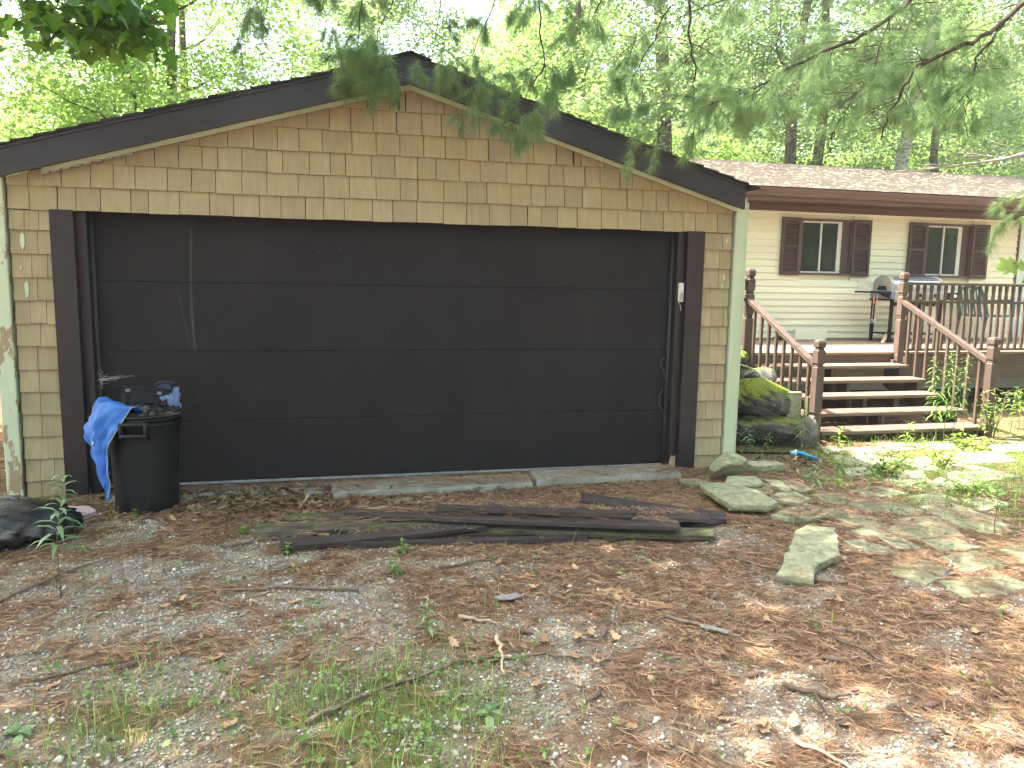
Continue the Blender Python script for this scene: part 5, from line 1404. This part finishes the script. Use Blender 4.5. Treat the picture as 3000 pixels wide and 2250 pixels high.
def shrub(name, base, h, rad, nst, nleaf, lsz, mat, label, seed):
    rg = np.random.default_rng(seed); rr = random.Random(seed)
    b3 = (base[0], base[1], float(gz(base[0], base[1])))
    t_ = thing(name, b3, label, 'shrub'); m = MB(); Ps = []
    for i in range(nst):
        a = rr.uniform(0, 6.28); L_ = h*rr.uniform(.6, 1.05); r_ = rad*rr.uniform(.3, 1)
        pts = [Vector((b3[0]+math.cos(a)*r_*t**1.3, b3[1]+math.sin(a)*r_*t**1.3, b3[2]-.02+L_*t))+Vector((rr.gauss(0, .01), rr.gauss(0, .01), 0)) for t in (0, .25, .5, .75, 1)]
        m.tube(pts, [.006*(1-.15*q) for q in range(5)], 5)
        for q in range(nleaf//nst):
            t = rr.uniform(.3, 1)*4; k = min(3, int(t)); Ps.append(pts[k].lerp(pts[k+1], t-k)+Vector((rr.gauss(0, .045), rr.gauss(0, .045), rr.gauss(0, .03))))
    m.build('stems', M['purplestem'], t_, True)
    P = np.array([p[:] for p in Ps]); k = len(P); a = rg.random(k)*6.28
    V = lance_leaves(P, np.stack([np.cos(a), np.sin(a), rg.normal(size=k)*.4+.2], -1), lsz*(.6+.6*rg.random(k)), lsz*.55*(.7+.5*rg.random(k)), .3*rg.random(k))
    o = mass('leaves', V, LF, M[mat], rg.random(k), t_, True, b3); o['kind'] = 'stuff'
shrub('shrub', (6.42, .5), .62, .3, 9, 190, .06, 'shrubleaf', 'loose twiggy shrub in front of the lower right newel post', 1)
shrub('shrub', (8.75, 2.0), .85, .45, 12, 420, .075, 'yellowshrub', 'yellow-green shrub at the right edge below the deck', 2)
shrub('shrub', (8.0, 1.35), .38, .4, 10, 260, .07, 'shrubleaf', 'low leafy shrub on the ground right of the stairs', 3)
shrub('shrub', (7.4, .4), .3, .5, 12, 260, .07, 'yellowshrub', 'sprawling sunlit weeds at the right end of the path', 4)
shrub('shrub', (5.0, -.35), .22, .3, 9, 170, .06, 'yellowshrub', 'bright low weeds between the flagstones before the stairs', 5)
shrub('shrub', (4.2, -.6), .25, .22, 8, 120, .065, 'shrubleaf', 'leafy clump in the middle of the path', 6)
shrub('shrub', (4.55, -1.3), .2, .35, 9, 150, .06, 'shrubleaf', 'low clump at the right side of the path', 7)
shrub('shrub', (5.9, .25), .22, .4, 9, 190, .06, 'yellowshrub', 'bright ground weeds at the foot of the goldenrod', 8)

# ------------------------------------------------------------------ trees
def tree_skeleton(rr, h, r, crown0, spread, nl=9, wob=.12):
    """trunk + limbs; returns MB and limb points"""
    m = MB(); pts = []; p = Vector((0, 0, -.2)); n = 9
    for i in range(n+1):
        pts.append(p.copy()); p = p+Vector((rr.gauss(0, wob), rr.gauss(0, wob), h/n))
    m.tube(pts, [r*(1-.78*(i/n)**1.2) for i in range(n+1)], 12)
    tips = []
    for k in range(nl):
        t = crown0+(1-crown0)*rr.random(); i = min(n-1, int(t*n)); q = pts[i].lerp(pts[i+1], t*n-i); a = rr.uniform(0, 6.28)
        L_ = spread*rr.uniform(.5, 1)*(1.15-.6*t); lp = [q]; d = Vector((math.cos(a), math.sin(a), rr.uniform(.25, .8)))
        for e in range(5):
            d = (d+Vector((rr.gauss(0, .22), rr.gauss(0, .22), rr.gauss(0, .15)))).normalized(); q = q+d*L_/5; lp.append(q.copy())
        r1 = r*(1-.7*t)*.4
        m.tube(lp, [max(.008, r1*(1-.17*e)) for e in range(6)], 6); tips += lp[2:]
    return m, tips
def leaf_quads(rg, centers, per, cl, size, flat=.45):
    N_ = len(centers)
    c = np.repeat(centers, per, 0)+rg.normal(size=(N_*per, 3))*np.array([cl, cl, cl*flat])
    k = len(c); s = size*(.65+.7*rg.random(k)); a = rg.random(k)*6.28
    d = unit(np.stack([np.cos(a), np.sin(a), -.25+rg.normal(size=k)*.45], -1)); n_ = unit(rg.normal(size=(k, 3))*.55+np.array([0, 0, 1])); sd = unit(np.cross(d, n_)); n_ = np.cross(sd, d)
    V = np.stack([c, c+d*(s*.45)[:, None]+sd*(s*.36)[:, None]+n_*(s*.12)[:, None], c+d*s[:, None], c+d*(s*.45)[:, None]-sd*(s*.36)[:, None]+n_*(s*.12)[:, None]], 1)
    tone = np.repeat(rg.random(N_), per)*.5+rg.random(k)*.5
    return V, tone
def make_tree(seed, h, r, crown0, spread, ncl, per, cl, size, leaf, bark, cz, rad, shell=.5):
    rr = random.Random(seed); rg = np.random.default_rng(seed)
    m, tips = tree_skeleton(rr, h, r, crown0, spread)
    me_t = None
    u = unit(rg.normal(size=(ncl, 3))); q = (shell+(1-shell)*rg.random((ncl, 1)))*(1+.28*n3(u*1.5+seed, 1.3, seed)[:, None])
    C = u*q*np.array(rad)+np.array([0, 0, cz])
    T = np.array([t[:] for t in tips]); C = np.concatenate([C, T+rg.normal(size=T.shape)*.15])
    V, tone = leaf_quads(rg, C, per, cl, size)
    return m, V, tone, leaf, bark
FOL = [(0, 1, 2), (0, 2, 3)]
PROTO = {}
def proto(key, *a):
    m, V, tone, leaf, bark = make_tree(*a)
    tr = m.build('trunk', M[bark], None, True); cr = mass('crown', V, FOL, M[leaf], tone)
    PROTO[key] = (tr.data, cr.data)
    for o in (tr, cr): bpy.data.objects.remove(o)
proto('under1', 1, 6.5, .07, .3, 2.2, 130, 110, .26, .09, 'treeA', 'bark', 3.9, (2.3, 2.3, 2.6))
proto('under2', 2, 7.5, .09, .3, 2.6, 145, 115, .28, .088, 'treeA', 'bark', 4.4, (2.7, 2.7, 3.0))
proto('mid1', 3, 11, .14, .3, 3.4, 130, 118, .34, .1, 'treeB', 'bark', 6.6, (3.3, 3.3, 4.4))
proto('mid2', 4, 12, .16, .25, 3.6, 130, 118, .34, .1, 'treeA', 'bark', 7.2, (3.5, 3.5, 4.8))
proto('tall1', 5, 17, .26, .42, 5.0, 140, 115, .44, .12, 'treeB', 'bark', 11.5, (4.6, 4.6, 5.2))
proto('tall2', 6, 16, .22, .4, 4.6, 140, 115, .42, .12, 'treeB', 'bark', 10.5, (4.3, 4.3, 5.4))
proto('birch', 7, 15, .2, .45, 3.6, 100, 95, .38, .09, 'treeB', 'birch', 10.8, (3.4, 3.4, 4.4))
def plant_tree(key, x, y, s=1.0, rz=0.0, label=None, group=None, lean=0.0, sz=1.0, name='tree'):
    t_ = thing(name, (x, y, 0), label, 'tree', group)
    t_.rotation_euler = (0, lean, rz); t_.scale = (s, s, s*sz)
    for nm, me_ in zip(('trunk', 'crown'), PROTO[key]):
        o = bpy.data.objects.new(nm, me_); COL.objects.link(o); o.parent = t_
    return t_
rr = random.Random(2024)
named = [('tall1', 8.05, 13.0, 1.0, 'thick grey-barked trunk rising behind the left end of the house roof', .0), ('tall2', 11.83, 13.0, .9, 'straight dark trunk behind the middle of the house roof, left of a pair', .0), ('tall2', 12.62, 13.1, .88, 'straight dark trunk behind the house roof, right of a pair', .02),
         ('birch', 15.2, 13.2, 1.1, 'pale birch with whitish trunk leaning behind the house roof', .06), ('mid1', 16.7, 13.4, 1.15, 'dark slim tree right of the birch behind the roof', 0), ('mid2', -4.0, 16.0, 1.0, 'slender forked tree behind the left slope of the garage roof', .04), ('mid1', .95, 17.0, 1.05, 'slim tree rising behind the garage ridge', 0)]
for i, (k, x, y, s, lab, ln) in enumerate(named): plant_tree(k, x, y, s, rr.uniform(0, 6.28), lab, None, ln)
G = 'leafy trees of the wood behind the garage and house'
LAB = 'leafy green tree in the wood behind the garage and house'
# understory in the middle distance
for (x, y, k) in ((-9.5, 12, 'under2'), (-6.8, 14, 'under1'), (-4.6, 12.5, 'under2'), (-1.6, 13.5, 'under1'), (2.6, 15, 'under1'), (4.8, 13, 'under2'), (6.6, 14.5, 'under1'), (7.2, 17, 'under2'), (9.6, 16, 'under2'), (10.8, 15.0, 'under1'), (14.6, 16.5, 'under2'), (16.6, 17.5, 'under1'), (19, 16, 'under2'), (21.5, 18, 'under1'), (11.8, 18.5, 'under2'), (13.6, 19, 'under1'), (5.6, 17.5, 'under2'), (-11.5, 16, 'under1'), (-7.8, 9.5, 'under1')):
    if x > 5: y += 2.2; x *= 1.05
    plant_tree(k, x, y, rr.uniform(.85, 1.15) if x > 0 else rr.uniform(.85, 1.05), rr.uniform(0, 6.28), LAB, G)
for i in range(15):
    x = -16+i*3.1+rr.uniform(-.8, .8); y = rr.uniform(20, 25)
    if x < 6 and i % 3 == 1: continue
    plant_tree(rr.choice(('mid1', 'mid2')), x, y, rr.uniform(.9, 1.2) if x > 6 else rr.uniform(.65, .85), rr.uniform(0, 6.28), LAB, G)
for i in range(15):
    x = -24+i*4.6+rr.uniform(-1, 1); y = rr.uniform(27, 34)
    plant_tree(rr.choice(('tall1', 'tall2', 'mid2')), x, y, rr.uniform(.62, .85) if x < 6 else rr.uniform(.95, 1.25), rr.uniform(0, 6.28), LAB, G)
# the wood goes on behind the viewer and to both sides
for i in range(18):
    a = math.radians(88+i*17); d = rr.uniform(15, 20); x = 1+math.sin(a)*d; y = -3+math.cos(a)*d
    t_ = plant_tree(rr.choice(('mid1', 'mid2', 'tall2')), x, y, rr.uniform(.9, 1.15), rr.uniform(0, 6.28), 'leafy tree of the wood on the near side of the driveway', 'trees of the wood around the driveway')
for (x, y, k) in ((13.5, -6.5, 'under2'), (15.5, -8.5, 'mid2'), (18, -10.5, 'mid1'), (16.5, -5.5, 'under1'), (20.5, -13, 'mid2'), (12.5, -9.5, 'under1')):
    plant_tree(k, x, y, 1.05, rr.uniform(0, 6.28), 'leafy tree of the wood on the near side of the driveway', 'trees of the wood around the driveway')
# far wood: a belt of leaves that closes the gaps low down
rg = np.random.default_rng(77); n = 520
C = np.stack([rg.uniform(-50, 75, n), rg.uniform(38, 52, n), rg.random(n)**1.5*7+.5], -1)
C[:, 2] *= np.where(C[:, 0] > 8, 2.1, 1.0)
V, tone = leaf_quads(rg, C, 46, 1.3, .42, .6)
o = mass('distant_wood', V, FOL, M['treeB'], tone); tag(o, 'mass of far leaves closing the view through the wood', kind='stuff')

# maple at the left whose low branch hangs into the picture
ML = [(0, 0), (.02, .16), (-.08, .42), (.12, .36), (.22, .26), (.3, .5), (.46, .6), (.5, .4), (.62, .2), (.78, .22), (1, 0), (.78, -.22), (.62, -.2), (.5, -.4), (.46, -.6), (.3, -.5), (.22, -.26), (.12, -.36), (-.08, -.42), (.02, -.16)]
def maple_leaves(rg, P, d, n_, s):
    d = unit(d); sd = unit(np.cross(d, n_)); n_ = np.cross(sd, d); k = len(P)
    V = [P+d*(.35*s)[:, None]]
    cu = rg.normal(size=k)*.25+.15
    for u, w in ML: V.append(P+d*(u*s)[:, None]+sd*(w*s)[:, None]-n_*((u*u*.25+abs(w)*.3)*s*cu*2)[:, None])
    return np.stack(V, 1)
MF = [(0, i+1, (i+1) % 20+1) for i in range(20)]
mt = thing('maple_tree', (-6.6, -.6, 0), 'maple whose dark leafy bough hangs into the upper left of the view', 'tree')
m, tips = tree_skeleton(random.Random(91), 12, .2, .38, 4.5, 12)
MB_ = MB(); MB_.v = [(x-6.6, y-.6, z) for x, y, z in m.v]; MB_.f = m.f; MB_.build('trunk', M['bark'], mt, True)
bough = [(-6.6, -.6, 4.6), (-5.2, -1.0, 4.5), (-4.0, -1.4, 4.1), (-3.0, -1.6, 3.75), (-2.3, -1.6, 3.45), (-1.8, -1.55, 3.22), (-1.6, -1.5, 3.05)]
mb = MB(); mb.tube(bough, [.05, .04, .03, .022, .014, .008, .003], 7)
rg = np.random.default_rng(5); rr = random.Random(5); LP = []
bq = [Vector(p) for p in bough]
for i in range(46):
    t = rr.uniform(2.2, 5.95); k = int(t); q = bq[k].lerp(bq[k+1], t-k); d = Vector((rr.uniform(.1, 1), rr.gauss(0, .55), rr.uniform(-.55, .25))).normalized(); pp = [q]
    for e in range(4):
        d = (d+Vector((rr.gauss(0, .2), rr.gauss(0, .2), -.12))).normalized(); q = q+d*rr.uniform(.07, .12); pp.append(q)
        if q.x > -1.55 or (q.x > -2.0 and q.z < 2.92): break
        for _ in range(3): LP.append(q+Vector((rr.gauss(0, .05), rr.gauss(0, .05), rr.gauss(-.02, .04))))
    mb.tube(pp, [.004*(1-.15*e) for e in range(len(pp))], 4)
b2 = [Vector(p) for p in ((-3.6, -1.5, 3.95), (-2.9, -1.75, 3.5), (-2.45, -1.8, 3.22), (-2.1, -1.8, 3.02), (-1.95, -1.75, 2.9))]
mb.tube(b2, [.02, .013, .008, .005, .002], 6)
for i in range(34):
    t = rr.uniform(.8, 3.95); k = int(t); q = b2[k].lerp(b2[k+1], t-k); d = Vector((rr.uniform(-.6, 1), rr.gauss(0, .5), rr.uniform(-.4, .5))).normalized(); pp = [q]
    for e in range(4):
        d = (d+Vector((rr.gauss(0, .2), rr.gauss(0, .2), -.08))).normalized(); q = q+d*rr.uniform(.07, .12); pp.append(q)
        if q.z < 2.85: break
        for _ in range(2): LP.append(q+Vector((rr.gauss(0, .05), rr.gauss(0, .05), rr.gauss(-.02, .04))))
    mb.tube(pp, [.004*(1-.15*e) for e in range(len(pp))], 4)
mb.build('bough', M['bark'], mt, True)
P = np.array([p[:] for p in LP]); k = len(P); a = rg.random(k)*6.28
d = np.stack([np.cos(a)*.6+.15, np.sin(a)*.6, -.75+rg.normal(size=k)*.35], -1); nn = unit(np.stack([np.cos(a), np.sin(a), .9+0*a], -1)+rg.normal(size=(k, 3))*.45)
o = mass('bough_leaves', maple_leaves(rg, P, d, nn, .075+.045*rg.random(k)), MF, M['maple'], rg.random(k), mt, True, (-6.6, -.6, 0)); o['kind'] = 'stuff'
u = unit(rg.normal(size=(640, 3))); C = u*(.35+.65*rg.random((640, 1)))*np.array([4.6, 4.6, 3.0])+np.array([-5.6, .6, 8.3])
V, tone = leaf_quads(rg, C, 34, .42, .2, .5)
o = mass('crown', V, FOL, M['maple'], tone, mt, False, (-6.6, -.6, 0)); o['kind'] = 'stuff'

# white pine at the right; its boughs hang over the driveway and the garage ridge
BR = {
 'L1': [(4.36, -1.6, 3.8), (4.15, -1.6, 3.66), (3.88, -1.6, 3.46), (3.61, -1.6, 3.32), (3.35, -1.58, 3.2), (3.23, -1.55, 3.0), (3.19, -1.5, 2.87), (3.15, -1.5, 2.7)],
 'L2': [(3.71, -1.3, 3.95), (3.44, -1.3, 3.72), (3.28, -1.3, 3.57), (3.02, -1.3, 3.41), (2.8, -1.28, 3.32), (2.49, -1.2, 3.16), (2.24, -1.15, 3.02), (2.03, -1.1, 2.94)],
 'L3': [(3.99, -1.6, 3.54), (3.89, -1.6, 3.39), (3.79, -1.6, 3.27), (3.78, -1.58, 3.14), (3.81, -1.55, 3.0), (3.78, -1.5, 2.84)],
 'L5': [(1.87, -1.0, 4.25), (1.89, -1.0, 3.67), (1.9, -1.0, 3.4), (1.95, -1.0, 3.21), (1.98, -.98, 3.0), (2.01, -.95, 2.86)],
 'L6': [(.81, -.9, 4.1), (.82, -.9, 3.6), (.83, -.88, 3.4), (.87, -.86, 3.18), (.9, -.84, 3.04)],
 'L7': [(.59, -.8, 4.08), (.52, -.78, 3.61), (.45, -.75, 3.42), (.36, -.7, 3.23), (.24, -.66, 3.13)],
 'L8': [(.19, -.7, 4.05), (.16, -.68, 3.61), (.13, -.62, 3.4), (.1, -.55, 3.2)],
 'L9': [(-.39, -.8, 3.97), (-.4, -.78, 3.52), (-.41, -.72, 3.3), (-.42, -.66, 3.12)],
 'L10': [(-.14, -.7, 4.0), (-.18, -.68, 3.58), (-.27, -.64, 3.37), (-.36, -.6, 3.2)],
 'L11': [(.87, -.88, 3.18), (.78, -.84, 3.04), (.72, -.78, 2.9), (.68, -.72, 2.78)],
 'L12': [(.12, -.55, 3.2), (-.04, -.52, 3.2), (-.24, -.5, 3.17), (-.43, -.5, 3.14)],
 'L13': [(.24, -.62, 3.2), (.34, -.58, 3.15), (.44, -.52, 3.08)],
 'L14': [(-.96, -1.0, 3.9), (-.95, -1.0, 3.5), (-.99, -1.0, 3.32)],
 'L15': [(-.63, -1.0, 3.95), (-.6, -1.0, 3.5), (-.68, -.98, 3.34)],
 'L16': [(1.32, -1.0, 4.17), (1.23, -1.0, 3.61), (1.13, -.98, 3.4), (.99, -.95, 3.24)],
 'L17': [(1.74, -1.0, 3.62), (1.59, -1.0, 3.32), (1.5, -.98, 3.12), (1.46, -.95, 2.95)],
 'L18': [(3.21, -1.4, 3.53), (3.13, -1.38, 3.2), (2.98, -1.35, 2.96), (2.87, -1.3, 2.68)],
 'L19': [(5.15, -1.3, 3.0), (5.0, -1.25, 2.6), (4.92, -1.2, 2.4), (4.85, -1.2, 2.2)],
 'M1': [(6.3, -2.6, 5.2), (5.4, -2.2, 4.6), (4.36, -1.6, 3.8)],
 'M2': [(6.3, -2.6, 5.8), (4.6, -1.7, 5.0), (3.71, -1.3, 3.95)],
 'M3': [(6.3, -2.6, 6.2), (4.2, -1.5, 5.2), (1.87, -1.0, 4.25), (.5, -.85, 4.08), (-.4, -.85, 3.98), (-1.0, -1.0, 3.9)]}
PB = (6.3, -2.6, 0)
pt = thing('white_pine', PB, 'white pine whose long-needled boughs hang over the garage ridge and house', 'tree')
rr = random.Random(17); rg = np.random.default_rng(17)
m = MB(); m.tube([(6.3, -2.6, -.2), (6.32, -2.6, 4), (6.3, -2.58, 8), (6.25, -2.55, 12.5)], [.26, .22, .15, .04], 14); m.build('trunk', M['pinebark'], pt, True)
mb = MB(); TP, TD = [], []
def twig(q, d, L_, r, leaves=True, depth=0, t0=.35):
    pts = [q.copy()]; n = 6
    for e in range(n):
        d = (d+Vector((rr.gauss(0, .13), rr.gauss(0, .13), -.06))).normalized(); q = q+d*L_/n; pts.append(q.copy())
        if q.x > 2.1 and q.z < 2.82 and q.x < 4.6: break
        if leaves and e/n >= t0:
            TP.append(q.copy()); TD.append(d.copy())
            if rr.random() < .5: TP.append(q+Vector((rr.gauss(0, .02), rr.gauss(0, .02), rr.gauss(0, .02)))); TD.append(d.copy())
        if depth < 1 and rr.random() < .5 and e > 0:
            s = Vector((rr.gauss(0, 1), rr.gauss(0, 1), rr.gauss(0, .4))); s = (s-d*s.dot(d)).normalized()
            twig(q.copy(), (d+s*.9).normalized(), L_*.5, r*.6, leaves, depth+1, .3)
    mb.tube(pts, [max(.0012, r*(1-.12*e)) for e in range(len(pts))], 4)
def clear_of_wall(p): return p.y < -.2 or p.z > 3.4
for key, pts in BR.items():
    P = [Vector(p) for p in pts]; big = key[0] == 'M'
    r0 = .05 if big else {'L1': .021, 'L2': .018, 'L3': .012, 'L5': .012, 'L6': .009}.get(key, .006)
    # smooth the limb
    Q = []
    for i in range(len(P)-1):
        for q in range(4):
            p = P[i].lerp(P[i+1], q/4); Q.append(p+Vector((rr.gauss(0, .008), rr.gauss(0, .008), rr.gauss(0, .006))))
    Q.append(P[-1]); n = len(Q)
    mb.tube(Q, [max(.002, r0*(1-.8*i/n)) for i in range(n)], 8 if r0 > .01 else 5)
    right = key in ('L1', 'L2', 'L3', 'L18', 'L19', 'L5')
    cnt = {'L1': 28, 'L2': 36, 'L3': 17, 'L18': 17, 'L5': 8, 'L19': 5, 'L12': 24, 'L13': 7, 'L11': 8, 'L6': 5, 'L7': 4, 'L8': 3, 'L9': 3, 'L10': 3, 'L14': 2, 'L15': 2, 'L16': 4, 'L17': 5}.get(key, 0)
    for c in range(cnt):
        t = (.12 if right else .3)+(1-(.12 if right else .3))*rr.random()**.8; i = min(n-2, int(t*(n-1))); q = Q[i].lerp(Q[i+1], t*(n-1)-i); ax = (Q[i+1]-Q[i]).normalized()
        s = Vector((rr.gauss(0, 1), rr.gauss(0, 1), rr.gauss(0, .45))); s = (s-ax*s.dot(ax)).normalized()
        d = (ax*.55+s+Vector((-.15, .1, -.2))).normalized(); L_ = rr.uniform(.2, .55) if right else rr.uniform(.12, .3)
        if q.y+d.y*L_ > -.2 and q.z < 3.45 and q.x < 3.1: d.y = -abs(d.y)
        twig(q, d, L_, .0035 if right else .0022)
# boughs further back over the house corner
for i in range(25):
    q = Vector((rr.uniform(2.2, 5.6), rr.uniform(-1.0, 1.6), rr.uniform(3.6, 4.7))); d = Vector((rr.uniform(-1, -.1), rr.uniform(-.2, .6), rr.uniform(-.35, .1))).normalized()
    twig(q, d, rr.uniform(.5, 1.0), .006)
# sparse sprays high along the top of the view
for i in range(24):
    x = rr.uniform(-1.1, 2.4); q = Vector((x, rr.uniform(-1.2, -.3), rr.uniform(3.55, 4.0)-.06*abs(x-.6))); d = Vector((rr.gauss(0, .5), rr.gauss(0, .4), -.9)).normalized(); twig(q, d, rr.uniform(.2, .42), .0025)
mb.build('branches', M['pinebark'], pt, True)
m = MB(); m.tube([(4.88, -1.2, 2.8), (4.69, -1.2, 2.73), (4.5, -1.2, 2.68), (4.31, -1.2, 2.65), (4.0, -1.2, 2.6), (3.64, -1.2, 2.55)], [.02, .018, .014, .01, .007, .003], 7)
for i in range(14):
    t = rr.random(); q = Vector((4.88-t*1.2, -1.2, 2.78-t*.22)); d = Vector((-.8, rr.gauss(0, .5), rr.uniform(-.3, .6))).normalized(); m.tube([q, q+d*.12, q+d*.26+Vector((0, 0, -.02))], [.004, .003, .0015], 4)
m.build('dead_branch', M['deadpine'], pt, True)
def tufts(TP, TD, nn, ln, wid, name):
    P = np.array([p[:] for p in TP]); D = np.array([p[:] for p in TD]); k = len(P)
    c = np.repeat(P, nn, 0)+rg.normal(size=(k*nn, 3))*.006
    d = unit(np.repeat(D, nn, 0)*.75+rg.normal(size=(k*nn, 3))*.55+np.array([0, 0, -.22])); L_ = ln*(.65+.6*rg.random(k*nn))
    sd = unit(np.cross(d, rg.normal(size=(k*nn, 3))))*wid
    tip = c+d*L_[:, None]+np.array([0, 0, -1])*(L_*.12)[:, None]
    if True:
        bad = (tip[:, 1] > -.175) & (tip[:, 1] < 6.5) & (np.abs(tip[:, 0]) < 3.05) & (tip[:, 2] < 3.4-np.abs(tip[:, 0])*.289+.02)
        c, d, L_, sd, tip = (a[~bad] for a in (c, d, L_, sd, tip))
        tone_ = (np.repeat(rg.random(k)*.65, nn)+rg.random(k*nn)*.35)[~bad]
    V = np.stack([c-sd, c+sd, tip], 1)
    o = mass(name, V, [(0, 1, 2)], M['pine'], tone_, pt, False, PB); o['kind'] = 'stuff'; return len(V)
print('pine tufts', len(TP), tufts(TP, TD, 34, .1, .0009, 'needles'))
# the crown above
TP, TD = [], []
for i in range(4000):
    a = rr.uniform(0, 6.28); z = rr.uniform(4.9, 11.5); r_ = (6.2-(z-4.9)*.62)*math.sqrt(rr.random())
    p = Vector((6.0-1.2*(1-(z-4.9)/7)+math.cos(a)*r_, -2.4+math.sin(a)*r_*.75, z))
    if i > 2600: p = Vector((rr.uniform(-2.0, 2.4), rr.uniform(-2.6, .6), rr.uniform(5.2, 7.5)))  # extra tufts added out of view to shade the driveway and path
    if p.y > 1.2: continue
    TP.append(p); TD.append(Vector((math.cos(a), math.sin(a), .1)))
tufts(TP, TD, 26, .2, .004, 'crown')
mb = MB()
for i in range(30):
    z = 5+i*.24; a = i*2.4; r_ = (5.6-(z-4.9)*.6); mb.tube([(6.3, -2.6, z), (6.1+math.cos(a)*r_*.5, -2.5+math.sin(a)*r_*.4, z+.2), (5.8+math.cos(a)*r_*.9, -2.4+math.sin(a)*r_*.65, z)], [.04, .025, .008], 5)
mb.build('limbs', M['pinebark'], pt, True)

# maple sprig at the right edge, close to the viewer
sp = thing('maple_sprig', (4.5, -1.6, 0), 'bright green maple sprig reaching in at the right edge before the railing', 'plant')
MB().tube([(5.2, -1.6, -.05), (5.0, -1.62, .9), (4.75, -1.62, 1.6), (4.5, -1.6, 1.86), (4.3, -1.58, 1.87)], [.01, .009, .006, .004, .002], 6).build('stem', M['purplestem'], sp, True)
rg = np.random.default_rng(8)
P = np.array([(4.33, -1.58, 1.875), (4.40, -1.6, 1.86), (4.47, -1.62, 1.80), (4.52, -1.58, 1.70), (4.58, -1.63, 1.62), (4.6, -1.55, 1.78), (4.36, -1.56, 1.86)])
d = np.array([(-.9, .05, -.22), (-.7, -.3, -.35), (-.25, -.2, -.8), (-.2, .1, -.9), (.1, -.2, -.9), (.4, .3, -.5), (-.5, .5, -.5)]); nn = np.array([(0, -.35, 1.)]*7)+rg.normal(size=(7, 3))*.25
o = mass('leaves', maple_leaves(rg, P, d, nn, np.array([.17, .15, .15, .14, .13, .12, .12])), MF, M['yellowshrub'], rg.random(7)*.5, sp, True, (4.5, -1.6, 0)); o['kind'] = 'stuff'

# air: thin haze added to lift the background, standing in for lens glare
hz = MB(); hz.box(-70, 95, -45, 70, -1.2, 32)
hm = bpy.data.materials.new('veil_haze'); hm.use_nodes = True
hn = hm.node_tree.nodes; hl = hm.node_tree.links
hn.remove(hn['Principled BSDF'])
pv = hn.new('ShaderNodeVolumePrincipled'); pv.inputs['Color'].default_value = (.9, .93, .95, 1); pv.inputs['Density'].default_value = .001; pv.inputs['Anisotropy'].default_value = .2
hl.new(pv.outputs[0], hn['Material Output'].inputs['Volume'])
o = hz.build('haze', hm, None); tag(o, kind='stuff')
